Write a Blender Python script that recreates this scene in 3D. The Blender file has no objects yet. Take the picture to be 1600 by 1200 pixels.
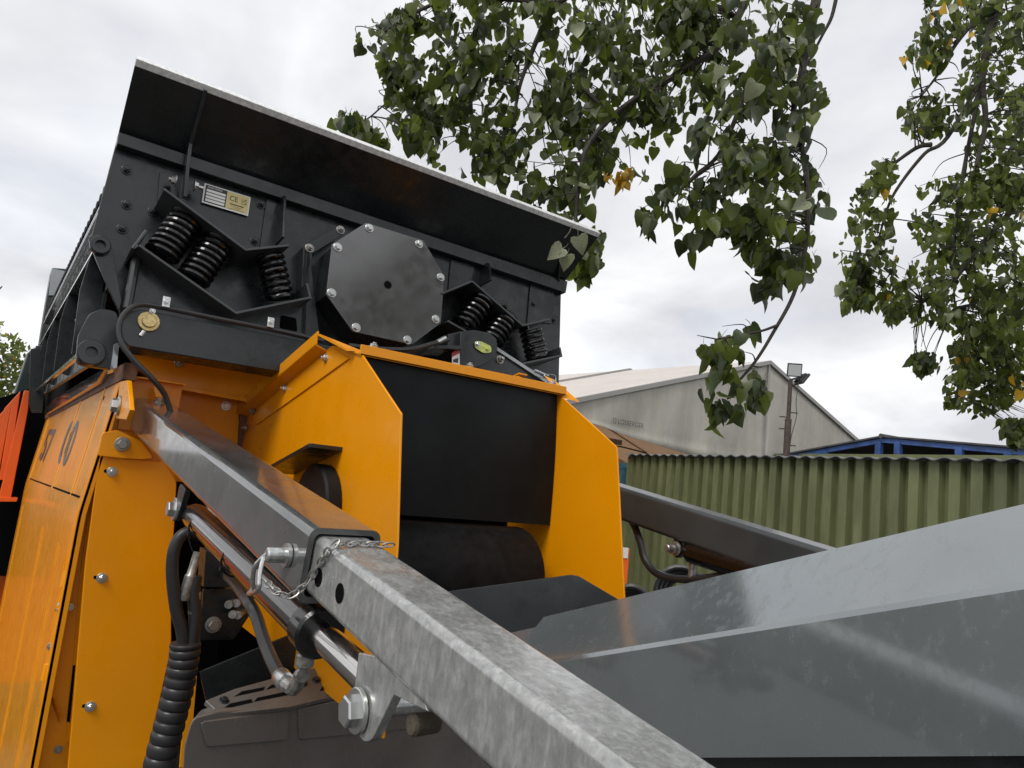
import bpy, math, random
from mathutils import Vector as V, Matrix
random.seed(7)
S = bpy.context.scene
COL = S.collection
# ---------------------------------------------------------------- camera
F, CX, CY = 1150.0, 800.0, 600.0
CAM = V((0, 0, 1.9))
def _axes(pitch=7.6, roll=6.06, yaw=34.6):
    p, r, y = map(math.radians, (pitch, roll, yaw))
    fw = V((math.sin(y)*math.cos(p), math.cos(y)*math.cos(p), math.sin(p)))
    r0 = V((math.cos(y), -math.sin(y), 0)); u0 = r0.cross(fw)
    return r0*math.cos(r)+u0*math.sin(r), -r0*math.sin(r)+u0*math.cos(r), fw
CR, CU, CF = _axes()
cd = bpy.data.cameras.new('camera'); cam = bpy.data.objects.new('camera', cd); COL.objects.link(cam)
cd.sensor_width = 36; cd.lens = 36*F/1600; cd.clip_start = 0.02; cd.clip_end = 3000
cam.matrix_world = Matrix(((CR.x, CU.x, -CF.x, CAM.x), (CR.y, CU.y, -CF.y, CAM.y), (CR.z, CU.z, -CF.z, CAM.z), (0, 0, 0, 1)))
S.camera = cam
cy = S.cycles; cy.max_bounces = 6; cy.diffuse_bounces = 3; cy.glossy_bounces = 4; cy.transmission_bounces = 4; cy.transparent_max_bounces = 4
# ---------------------------------------------------------------- sky, sun, exposure
SUN_AZ, SUN_EL = math.radians(246), math.radians(50)      # azimuth from +Y towards +X: high, to the left of the camera and a little behind it
W = bpy.data.worlds.new('World'); S.world = W; W.use_nodes = True
def build_world():
    nt = W.node_tree; N = nt.nodes; L = nt.links
    bg = N['Background']; bg.inputs['Strength'].default_value = 1.0
    sky = N.new('ShaderNodeTexSky'); sky.sky_type = 'NISHITA'; sky.sun_disc = False
    sky.sun_elevation = SUN_EL; sky.sun_rotation = SUN_AZ
    dim = N.new('ShaderNodeVectorMath'); dim.operation = 'SCALE'; dim.inputs['Scale'].default_value = 0.13
    L.new(sky.outputs[0], dim.inputs[0])
    tc = N.new('ShaderNodeTexCoord')
    # clouds lie on a flat layer: divide the view direction by its height
    sp = N.new('ShaderNodeSeparateXYZ'); L.new(tc.outputs['Generated'], sp.inputs[0])
    mx = N.new('ShaderNodeMath'); mx.operation = 'MAXIMUM'; mx.inputs[1].default_value = 0.0; L.new(sp.outputs[2], mx.inputs[0])
    ad = N.new('ShaderNodeMath'); ad.operation = 'ADD'; ad.inputs[1].default_value = 0.28; L.new(mx.outputs[0], ad.inputs[0])
    dv = N.new('ShaderNodeVectorMath'); dv.operation = 'DIVIDE'; L.new(tc.outputs['Generated'], dv.inputs[0])
    cb = N.new('ShaderNodeCombineXYZ')
    for i in range(3): L.new(ad.outputs[0], cb.inputs[i])
    L.new(cb.outputs[0], dv.inputs[1])
    n1 = N.new('ShaderNodeTexNoise'); n1.inputs['Scale'].default_value = 1.9; n1.inputs['Detail'].default_value = 7; n1.inputs['Roughness'].default_value = 0.5; n1.inputs['Distortion'].default_value = 0.3
    L.new(dv.outputs[0], n1.inputs['Vector'])
    n2 = N.new('ShaderNodeTexNoise'); n2.inputs['Scale'].default_value = 1.1; n2.inputs['Detail'].default_value = 5
    ofs = N.new('ShaderNodeVectorMath'); ofs.operation = 'ADD'; ofs.inputs[1].default_value = (3.7, 1.2, 5.5)
    L.new(dv.outputs[0], ofs.inputs[0]); L.new(ofs.outputs[0], n2.inputs['Vector'])
    cr = N.new('ShaderNodeValToRGB'); e = cr.color_ramp.elements
    e[0].position = 0.32; e[0].color = (0.54, 0.548, 0.585, 1)
    e[1].position = 0.66; e[1].color = (0.86, 0.862, 0.868, 1)
    m = cr.color_ramp.elements.new(0.48); m.color = (0.685, 0.69, 0.71, 1)
    L.new(n1.outputs[0], cr.inputs[0])
    gp = N.new('ShaderNodeValToRGB'); g = gp.color_ramp.elements
    g[0].position = 0.36; g[0].color = (0.86, 0.86, 0.86, 1); g[1].position = 0.46; g[1].color = (1, 1, 1, 1)
    L.new(n2.outputs[0], gp.inputs[0])
    mix = N.new('ShaderNodeMix'); mix.data_type = 'RGBA'
    L.new(gp.outputs[0], mix.inputs['Factor']); L.new(dim.outputs[0], mix.inputs[6]); L.new(cr.outputs[0], mix.inputs[7])
    L.new(mix.outputs[2], bg.inputs['Color'])
build_world()
sd = bpy.data.lights.new('sun', 'SUN'); sd.energy = 1.5; sd.angle = math.radians(25); sd.color = (1, 0.96, 0.9)
sun = bpy.data.objects.new('sun', sd); COL.objects.link(sun)
sdir = V((math.sin(SUN_AZ)*math.cos(SUN_EL), math.cos(SUN_AZ)*math.cos(SUN_EL), math.sin(SUN_EL)))
sun.rotation_euler = sdir.to_track_quat('Z', 'Y').to_euler(); sun.location = (0, 0, 20)
vs = S.view_settings; vs.view_transform = 'Standard'; vs.look = 'None'; vs.gamma = 1; vs.exposure = 0.35; vs.use_curve_mapping = False
# ---------------------------------------------------------------- geometry helpers
def ray(u, v): return CF+CR*((u-CX)/F)-CU*((v-CY)/F)
class Plane:
    """A plane in the place; at() finds where a sight line of the survey photo meets it."""
    def __init__(s, p0, n): s.p0 = V(p0); s.n = V(n).normalized()
    def at(s, u, v, off=0.0):
        d = ray(u, v); return CAM+d*((s.p0+s.n*off-CAM).dot(s.n)/d.dot(s.n))
A9 = math.radians(9)
def LAT(D, tilt=A9): return Plane((0, D, 1.9), (0, -math.cos(tilt), math.sin(tilt)))
def YP(y): return Plane((0, y, 0), (0, -1, 0))
def XP(x): return Plane((x, 0, 0), (-1, 0, 0))
def ZP(z): return Plane((0, 0, z), (0, 0, 1))
class MB:
    def __init__(s): s.v = []; s.f = []; s.m = []
    def add(s, vs, fs, mi=0):
        b = len(s.v); s.v += [tuple(p) for p in vs]; s.f += [[b+i for i in f] for f in fs]; s.m += [mi]*len(fs); return s
    def prism(s, poly, vec, mi=0):
        vec = V(vec); n = len(poly); poly = [V(p) for p in poly]
        nr = V((0, 0, 0))
        for i in range(n): nr += (poly[i]-poly[0]).cross(poly[(i+1) % n]-poly[0])
        if nr.dot(vec) > 0: poly = poly[::-1]
        top = [p+vec for p in poly]
        return s.add(poly+top, [list(range(n)), list(range(2*n-1, n-1, -1))]+[[(i+1) % n, i, n+i, n+(i+1) % n] for i in range(n)], mi)
    def box(s, c, sx, sy, sz, ax=(1, 0, 0), ay=(0, 1, 0), az=(0, 0, 1), mi=0):
        c, ax, ay, az = V(c), V(ax)*sx/2, V(ay)*sy/2, V(az)*sz/2
        return s.prism([c-ax-ay-az, c+ax-ay-az, c+ax+ay-az, c-ax+ay-az], az*2, mi)
    def sweep(s, pts, prof, up=(0, 0, 1), caps=True, mi=0, closed=False, scale=None):
        """sweep a closed 2-D profile along points (parallel transport)"""
        pts = [V(p) for p in pts]; n = len(pts); k = len(prof); rings = []
        x = None
        for i in range(n):
            if closed: t = pts[(i+1) % n]-pts[i-1]
            else: t = pts[min(i+1, n-1)]-pts[max(i-1, 0)]
            t.normalize()
            if x is None:
                u = V(up); x = u.cross(t)
                if x.length < 1e-4: x = V((1, 0, 0)).cross(t)
            x = (x-t*x.dot(t)).normalized(); y = t.cross(x)
            q = scale[i] if scale else 1
            rings.append([pts[i]+x*a*q+y*b*q for a, b in prof])
        vs = [p for r in rings for p in r]; fs = []
        for i in range(n if closed else n-1):
            j = (i+1) % n
            for a in range(k):
                b = (a+1) % k; fs.append([i*k+a, i*k+b, j*k+b, j*k+a])
        if caps and not closed: fs += [list(range(k))[::-1], [(n-1)*k+a for a in range(k)]]
        return s.add(vs, fs, mi)
    def tube(s, pts, r, seg=10, **kw):
        return s.sweep(pts, [(r*math.cos(2*math.pi*i/seg), r*math.sin(2*math.pi*i/seg)) for i in range(seg)], **kw)
    def lathe(s, p0, axis, prof, seg=24, mi=0, cap=True):
        p0 = V(p0); t = V(axis).normalized(); x = t.orthogonal().normalized(); y = t.cross(x); vs = []; fs = []
        for (h, r) in prof: vs += [p0+t*h+(x*math.cos(2*math.pi*i/seg)+y*math.sin(2*math.pi*i/seg))*r for i in range(seg)]
        for j in range(len(prof)-1):
            for i in range(seg):
                k = (i+1) % seg; fs.append([j*seg+i, j*seg+k, (j+1)*seg+k, (j+1)*seg+i])
        if cap: fs += [list(range(seg))[::-1], [(len(prof)-1)*seg+i for i in range(seg)]]
        return s.add(vs, fs, mi)
    def mesh(s, name, mats, smooth=35):
        me = bpy.data.meshes.new(name); me.from_pydata(s.v, [], s.f)
        for m in (mats if isinstance(mats, (list, tuple)) else [mats]): me.materials.append(M(m))
        if any(s.m): me.polygons.foreach_set('material_index', s.m)
        if smooth:
            me.polygons.foreach_set('use_smooth', [True]*len(me.polygons)); me.set_sharp_from_angle(angle=math.radians(smooth))
        me.update(); return me
    def build(s, name, mats, parent=None, bevel=0, seg=2, smooth=35):
        o = link(bpy.data.objects.new(name, s.mesh(name, mats, smooth)), parent)
        if bevel:
            b = o.modifiers.new('edge', 'BEVEL'); b.width = bevel; b.segments = seg; b.limit_method = 'ANGLE'; b.angle_limit = math.radians(40); b.harden_normals = True
        return o
def link(o, parent=None):
    COL.objects.link(o)
    if parent is not None:
        o.parent = parent
        pm = Matrix.Translation(parent.location) if parent.type == 'EMPTY' else parent.matrix_basis
        if parent.parent is not None and parent.parent.type == 'EMPTY' and parent.type != 'EMPTY': pm = parent.matrix_basis
        o.matrix_parent_inverse = pm.inverted()
    return o
def tag(o, label, cat, group=None):
    o['label'] = label; o['category'] = cat
    if group: o['group'] = group
    return o
def thing(name, loc, label, cat, group=None):
    o = bpy.data.objects.new(name, None); o.location = loc; o.empty_display_size = 0.2; COL.objects.link(o)
    return tag(o, label, cat, group)
def struct(o): o['kind'] = 'structure'; return o
def rounded(poly, r, k=4):
    """round the corners of a planar polygon (r: one radius or one for each corner)"""
    out = []; n = len(poly); poly = [V(p) for p in poly]
    for i in range(n):
        p, a, b = poly[i], poly[i-1], poly[(i+1) % n]; ri = r[i] if isinstance(r, (list, tuple)) else r
        ri = min(ri, (a-p).length*0.45, (b-p).length*0.45)
        if ri < 1e-5: out.append(p); continue
        s0, s1 = p+(a-p).normalized()*ri, p+(b-p).normalized()*ri
        for j in range(k+1):
            t = j/k; out.append(s0*(1-t)**2+p*2*t*(1-t)+s1*t*t)
    return out
def plate(name, pl, px, thick, mat, parent, off=0.0, bevel=0.0015, r=0):
    """flat plate with its front face on pl (+off towards the viewer's side) and its thickness behind"""
    pts = [pl.at(u, v, off) for u, v in px]
    if r: pts = rounded(pts, r)
    return MB().prism(pts, -pl.n*thick).build(name, mat, parent, bevel)
def spline(pts, n=8):
    pts = [V(p) for p in pts]; out = []
    for i in range(len(pts)-1):
        p0, p1, p2, p3 = pts[max(i-1, 0)], pts[i], pts[i+1], pts[min(i+2, len(pts)-1)]
        for k in range(n):
            t = k/n; out.append(0.5*((2*p1)+(p2-p0)*t+(2*p0-5*p1+4*p2-p3)*t*t+(-p0+3*p1-3*p2+p3)*t**3))
    return out+[pts[-1]]
# ---------------------------------------------------------------- materials
_M = {}
def M(n): return _M[n]
class Mat:
    def __init__(s, name, base=(0.5, 0.5, 0.5), rough=0.5, metal=0.0, coat=0.0, spec=0.5):
        s.m = bpy.data.materials.new(name); s.m.use_nodes = True; s.nt = s.m.node_tree; s.N = s.nt.nodes; s.L = s.nt.links
        s.b = s.N['Principled BSDF']; s.base = base
        s.b.inputs['Base Color'].default_value = (*base, 1); s.b.inputs['Roughness'].default_value = rough
        s.b.inputs['Metallic'].default_value = metal; s.b.inputs['Coat Weight'].default_value = coat; s.b.inputs['Coat Roughness'].default_value = 0.08
        s.b.inputs['Specular IOR Level'].default_value = spec
        s.tc = s.N.new('ShaderNodeTexCoord'); _M[name] = s.m; s.h = None
    def noise(s, scale, detail=4, rough=0.55, stretch=None, dist=0.0):
        n = s.N.new('ShaderNodeTexNoise'); n.inputs['Scale'].default_value = scale; n.inputs['Detail'].default_value = detail; n.inputs['Roughness'].default_value = rough; n.inputs['Distortion'].default_value = dist
        if stretch:
            mp = s.N.new('ShaderNodeMapping'); mp.inputs['Scale'].default_value = stretch; s.L.new(s.tc.outputs['Object'], mp.inputs[0]); s.L.new(mp.outputs[0], n.inputs['Vector'])
        else: s.L.new(s.tc.outputs['Object'], n.inputs['Vector'])
        return n.outputs[0]
    def ramp(s, fac, stops):
        r = s.N.new('ShaderNodeValToRGB'); e = r.color_ramp.elements
        while len(e) < len(stops): e.new(0.5)
        for i, (p, c) in enumerate(stops): e[i].position = p; e[i].color = (*c, 1) if len(c) == 3 else c
        s.L.new(fac, r.inputs[0]); return r.outputs[0]
    def color(s, fac, stops): s.L.new(s.ramp(fac, stops), s.b.inputs['Base Color']); return s
    def tint(s, fac, lo, hi, a=0.35, b=0.65):
        return s.color(fac, [(a, tuple(x*lo for x in s.base)), (b, tuple(min(1, x*hi) for x in s.base))])
    def roughness(s, fac, lo, hi, a=0.35, b=0.65): s.L.new(s.ramp(fac, [(a, (lo,)*3), (b, (hi,)*3)]), s.b.inputs['Roughness']); return s
    def bump(s, fac, strength, dist=0.002):
        b = s.N.new('ShaderNodeBump'); b.inputs['Strength'].default_value = strength; b.inputs['Distance'].default_value = dist
        s.L.new(fac, b.inputs['Height'])
        if s.h: s.L.new(s.h, b.inputs['Normal'])
        s.h = b.outputs[0]; s.L.new(s.h, s.b.inputs['Normal']); return s
    def vary(s, node, out, lo, hi):
        """scale the colour by a random value of each object or each loose piece"""
        i = s.N.new({'Object Info': 'ShaderNodeObjectInfo', 'Geometry': 'ShaderNodeNewGeometry'}[node])
        mr = s.N.new('ShaderNodeMapRange'); mr.inputs['To Min'].default_value = lo; mr.inputs['To Max'].default_value = hi; s.L.new(i.outputs[out], mr.inputs['Value'])
        vm = s.N.new('ShaderNodeVectorMath'); vm.operation = 'SCALE'; s.L.new(s.b.inputs['Base Color'].links[0].from_socket, vm.inputs[0]); s.L.new(mr.outputs[0], vm.inputs['Scale']); s.L.new(vm.outputs[0], s.b.inputs['Base Color']); return vm.outputs[0]
    def drops(s, scale=90, size=0.16, dist=0.003, strength=0.6):
        v = s.N.new('ShaderNodeTexVoronoi'); v.inputs['Scale'].default_value = scale; s.L.new(s.tc.outputs['Object'], v.inputs['Vector'])
        return s.bump(s.ramp(v.outputs['Distance'], [(0.0, (1,)*3), (size, (0,)*3)]), strength, dist)
def make_materials():
    m = Mat('yellow_paint', (0.82, 0.305, 0.001), 0.32, coat=0.15, spec=0.3); m.tint(m.noise(3, 3), 0.95, 1.03); m.bump(m.noise(900, 2), 0.03, 0.0004); m.drops(130, 0.10, 0.0016, 0.8); m.roughness(m.noise(14), 0.24, 0.42)
    m = Mat('cover_paint', (0.82, 0.325, 0.006), 0.3, coat=0.35, spec=0.4); m.tint(m.noise(5, 3), 0.95, 1.04); m.bump(m.noise(500, 3), 0.05, 0.0006); m.drops(90, 0.10, 0.0016, 0.8); m.roughness(m.noise(20), 0.28, 0.42)
    m = Mat('orange_paint', (0.85, 0.13, 0.01), 0.35, coat=0.3); m.tint(m.noise(2, 3), 0.85, 1.05); m.roughness(m.noise(10), 0.25, 0.5)
    m = Mat('anthracite_paint', (0.0125, 0.0155, 0.017), 0.26, spec=0.55); m.tint(m.noise(6, 6), 0.75, 1.35); m.roughness(m.noise(25), 0.18, 0.38); m.bump(m.noise(500, 2), 0.05, 0.0005)
    m = Mat('gloss_anthracite', (0.15, 0.15, 0.15), 0.1, metal=0.75, coat=0.3); m.tint(m.noise(9, 5), 0.9, 1.1); m.roughness(m.noise(30, 6), 0.13, 0.2)
    m = Mat('mid_grey_paint', (0.20, 0.224, 0.232), 0.2, metal=0.45, coat=1.0, spec=0.8); m.b.inputs['Coat IOR'].default_value = 1.8; m.tint(m.noise(4, 5), 0.88, 1.1); m.roughness(m.noise(75, 7, 0.7, (1, 1, 0.6)), 0.10, 0.34, 0.5, 0.64); m.drops(240, 0.10, 0.0008, 0.45); m.bump(m.noise(26, 5, 0.65, (1, 1, 0.3)), 0.09, 0.002)
    m = Mat('wet_grey_tube', (0.075, 0.078, 0.078), 0.14, coat=0.9); m.tint(m.noise(7, 5), 0.75, 1.3); m.roughness(m.noise(30, 6), 0.08, 0.28); m.drops(170, 0.09, 0.001, 0.5); m.bump(m.noise(60, 4), 0.05, 0.001)
    m = Mat('grey_arm_paint', (0.036, 0.040, 0.042), 0.4, spec=0.4, coat=0.35); m.tint(m.noise(7, 5), 0.85, 1.2); m.bump(m.noise(300, 3), 0.04, 0.0005)
    m = Mat('galvanised', (0.42, 0.43, 0.42), 0.35, 0.4, coat=0.5)
    n = m.noise(170, 8, 0.66, (1.0, 0.7, 0.3), 0.3); m.color(n, [(0.3, (0.25, 0.258, 0.255)), (0.5, (0.35, 0.358, 0.35)), (0.72, (0.52, 0.53, 0.52))]); m.roughness(m.noise(38, 5, 0.6), 0.08, 0.42, 0.42, 0.58); m.bump(m.noise(60, 6, 0.6), 0.22, 0.002); m.bump(n, 0.2, 0.0012)
    m = Mat('sky_sheen_edge', (0.72, 0.73, 0.73), 0.4); m.tint(m.noise(90, 5), 0.8, 1.15)  # pale base stands in for sky reflected along the hopper lip
    m = Mat('zinc', (0.62, 0.63, 0.62), 0.28, 0.9); m.tint(m.noise(200, 3), 0.75, 1.1)
    m = Mat('dull_steel', (0.38, 0.37, 0.35), 0.42, 0.8); m.tint(m.noise(120, 4), 0.6, 1.2)
    m = Mat('gold_zinc', (0.55, 0.42, 0.2), 0.35, 0.8); m.tint(m.noise(150, 3), 0.75, 1.2)
    m = Mat('passivated_green', (0.5, 0.55, 0.16), 0.35, 0.4); m.tint(m.noise(100, 3), 0.7, 1.2)
    m = Mat('chrome_rod', (0.6, 0.58, 0.56), 0.1, 1.0); m.roughness(m.noise(40, 3), 0.06, 0.2)
    m = Mat('black_gloss', (0.004, 0.004, 0.005), 0.16, coat=0.3); m.roughness(m.noise(60), 0.12, 0.3)
    m = Mat('cylinder_paint', (0.03, 0.028, 0.027), 0.1, coat=0.6); m.roughness(m.noise(50), 0.06, 0.2); m.drops(160, 0.12, 0.001, 0.5)
    m = Mat('black_rubber', (0.006, 0.0065, 0.0075), 0.5, spec=0.22); m.tint(m.noise(9, 6, 0.7), 0.7, 1.7); m.roughness(m.noise(14, 5), 0.38, 0.62)
    m = Mat('flap_rubber', (0.0055, 0.0068, 0.0074), 0.5, spec=0.14); m.tint(m.noise(4, 7, 0.7), 0.75, 1.7); m.roughness(m.noise(6, 5), 0.42, 0.62); m.bump(m.noise(18, 4), 0.1, 0.003)
    m = Mat('drum_rubber', (0.005, 0.0055, 0.006), 0.6, spec=0.12); m.tint(m.noise(30, 6, 0.7), 0.7, 2.0)
    m = Mat('hose_rubber', (0.02, 0.02, 0.022), 0.4); m.roughness(m.noise(40), 0.3, 0.5)
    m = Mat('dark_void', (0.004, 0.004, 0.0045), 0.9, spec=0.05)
    m = Mat('bonnet_plastic', (0.115, 0.106, 0.098), 0.25); m.tint(m.noise(5, 4), 0.85, 1.15); m.drops(90, 0.1, 0.002, 0.5); m.roughness(m.noise(12), 0.16, 0.34)
    m = Mat('rusty_shaded_steel', (0.14, 0.06, 0.03), 0.65); m.tint(m.noise(40, 6), 0.5, 1.5)
    m = Mat('plate_white', (0.68, 0.68, 0.66), 0.45); m = Mat('plate_black', (0.02, 0.02, 0.022), 0.5); m = Mat('plate_gold', (0.55, 0.47, 0.2), 0.4)
    m = Mat('decal_grey', (0.05, 0.055, 0.055), 0.35); m = Mat('sticker_red', (0.4, 0.02, 0.02), 0.4)
    m = Mat('olive_sheet', (0.115, 0.135, 0.05), 0.5); n = m.noise(3.0, 8, 0.7, (1, 1, 0.25)); m.color(n, [(0.3, (0.095, 0.108, 0.048)), (0.55, (0.14, 0.155, 0.070)), (0.75, (0.21, 0.22, 0.125))]); m.bump(m.noise(9, 5), 0.1, 0.01); m.vary('Object Info', 'Random', 0.8, 1.2)
    m = Mat('fibre_cement', (0.16, 0.165, 0.16), 0.8); m.tint(m.noise(7, 7, 0.7), 0.5, 1.4)
    m = Mat('tent_fabric', (0.40, 0.385, 0.33), 0.55); n = m.noise(1.2, 8, 0.7, (1.6, 1, 0.25)); m.color(n, [(0.3, (0.33, 0.315, 0.265)), (0.7, (0.46, 0.44, 0.385))]); m.bump(m.noise(1.3, 4, 0.5, (1, 1, 0.6)), 0.35, 0.2)
    m = Mat('tent_roof', (0.82, 0.81, 0.79), 0.5); m.tint(m.noise(1, 4), 0.93, 1.03); t = m.N.new('ShaderNodeBsdfTranslucent'); t.inputs[0].default_value = (0.95, 0.76, 0.6, 1); mx = m.N.new('ShaderNodeMixShader'); mx.inputs[0].default_value = 0.4; m.L.new(m.b.outputs[0], mx.inputs[1]); m.L.new(t.outputs[0], mx.inputs[2]); m.L.new(mx.outputs[0], m.N['Material Output'].inputs[0])
    m = Mat('tent_lining', (0.75, 0.60, 0.47), 0.7)
    m = Mat('tent_print', (0.06, 0.06, 0.055), 0.6); m = Mat('alu_beam', (0.32, 0.31, 0.29), 0.45, 0.4)
    m = Mat('blue_paint', (0.035, 0.085, 0.26), 0.4); m.tint(m.noise(4, 5), 0.7, 1.3)
    m = Mat('dark_roof', (0.06, 0.06, 0.062), 0.7); m.tint(m.noise(4, 5), 0.7, 1.3)
    m = Mat('container_blue', (0.16, 0.42, 0.55), 0.5); m.tint(m.noise(3, 5), 0.8, 1.15)
    m = Mat('rusty_pole', (0.055, 0.038, 0.032), 0.65); m.tint(m.noise(20, 5), 0.6, 1.5)
    m = Mat('lamp_glass', (0.5, 0.52, 0.52), 0.15); m = Mat('lamp_body', (0.03, 0.03, 0.032), 0.45)
    m = Mat('dark_glass', (0.03, 0.045, 0.042), 0.04, coat=1.0)
    m = Mat('asphalt', (0.07, 0.068, 0.064), 0.85); m.tint(m.noise(12, 8, 0.7), 0.6, 1.4); m.bump(m.noise(90, 5), 0.4, 0.01)
    m = Mat('twig_bark', (0.035, 0.029, 0.023), 0.8); m.tint(m.noise(60, 5, 0.7), 0.6, 1.8); m.bump(m.noise(120, 4), 0.5, 0.004)
    m = Mat('bark', (0.075, 0.062, 0.045), 0.85); m.tint(m.noise(30, 6, 0.7), 0.5, 1.6); m.bump(m.noise(60, 5), 0.6, 0.01)
    for nm, c, tr in (('leaf_dark', (0.046, 0.064, 0.026), 0.3), ('leaf_mid', (0.088, 0.114, 0.030), 0.5), ('leaf_light', (0.13, 0.16, 0.040), 0.55), ('leaf_pale', (0.24, 0.26, 0.17), 0.3), ('leaf_yellow', (0.5, 0.3, 0.03), 0.4)):
        m = Mat(nm, c, 0.4, spec=0.4); m.tint(m.noise(14, 3), 0.75, 1.25); m.bump(m.noise(60, 2), 0.1, 0.004); m.vary('Object Info', 'Random', 0.75, 1.3); vc = m.vary('Geometry', 'Random Per Island', 0.6, 1.55)
        t = m.N.new('ShaderNodeBsdfTranslucent'); t.inputs[0].default_value = (c[0]*1.5, c[1]*1.6, c[2]*0.9, 1)
        mx = m.N.new('ShaderNodeMixShader'); mx.inputs[0].default_value = tr
        out = m.N['Material Output']; m.L.new(m.b.outputs[0], mx.inputs[1]); m.L.new(t.outputs[0], mx.inputs[2]); m.L.new(mx.outputs[0], out.inputs[0])
make_materials()
# ---------------------------------------------------------------- shared fittings
def _hex(mb, r, h0, h1, mi=0):
    k = [(r*math.cos(math.pi/3*i), r*math.sin(math.pi/3*i)) for i in range(6)]; c = 0.88
    vs = [V((x, y, h0)) for x, y in k]+[V((x, y, h1-r*0.12)) for x, y in k]+[V((x*c, y*c, h1)) for x, y in k]
    mb.add(vs, [[i, (i+1) % 6, 6+(i+1) % 6, 6+i] for i in range(6)]+[[6+i, 6+(i+1) % 6, 12+(i+1) % 6, 12+i] for i in range(6)]+[[12+i for i in range(6)]], mi)
def _bolt_mesh(name, mat, stud=0):
    mb = MB(); mb.lathe((0, 0, 0), (0, 0, 1), [(0, 1.45), (0.25, 1.45), (0.3, 1.38)], 20); _hex(mb, 1.0, 0.3, 1.05)
    if stud: mb.lathe((0, 0, 1.0), (0, 0, 1), [(0, 0.55), (stud, 0.55), (stud+0.1, 0.45)], 14)
    return mb.mesh(name, mat, 30)
BOLT = {}
def bolt(p, axis, r, parent, kind='zinc', stud=0, name='bolt', spin=None):
    key = (kind, stud)
    if key not in BOLT: BOLT[key] = _bolt_mesh('bolt', kind, stud)
    o = bpy.data.objects.new(name, BOLT[key])
    q = V(axis).to_track_quat('Z', 'Y') @ Matrix.Rotation(random.random()*1.05 if spin is None else spin, 3, 'Z').to_quaternion()
    o.matrix_basis = Matrix.Translation(p) @ q.to_matrix().to_4x4() @ Matrix.Diagonal((r, r, r, 1))
    return link(o, parent)
def text(name, s, o, ex, ey, h, mat, parent, depth=0.0004, align='LEFT', sx=1.0, bold=0.0):
    c = bpy.data.curves.new(name, 'FONT'); c.body = s; c.size = 1; c.extrude = 0; c.offset = bold; c.align_x = align; c.align_y = 'BOTTOM_BASELINE'
    t = bpy.data.objects.new(name, c); COL.objects.link(t); dg = bpy.context.evaluated_depsgraph_get()
    me = bpy.data.meshes.new_from_object(t.evaluated_get(dg)); bpy.data.objects.remove(t); bpy.data.curves.remove(c)
    ex, ey = V(ex).normalized(), V(ey).normalized(); n = ex.cross(ey); k = h/0.7
    for v in me.vertices: x, y = v.co.x*k*sx, v.co.y*k; v.co = V(o)+ex*x+ey*y+n*depth
    me.materials.clear(); me.materials.append(M(mat)); me.update()
    return link(bpy.data.objects.new(name, me), parent)
# ================================================================ SETTING: ground
struct(MB().prism([(-400, -400, 0), (400, -400, 0), (400, 400, 0), (-400, 400, 0)], (0, 0, -0.3)).build('ground', 'asphalt', smooth=0))
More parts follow.
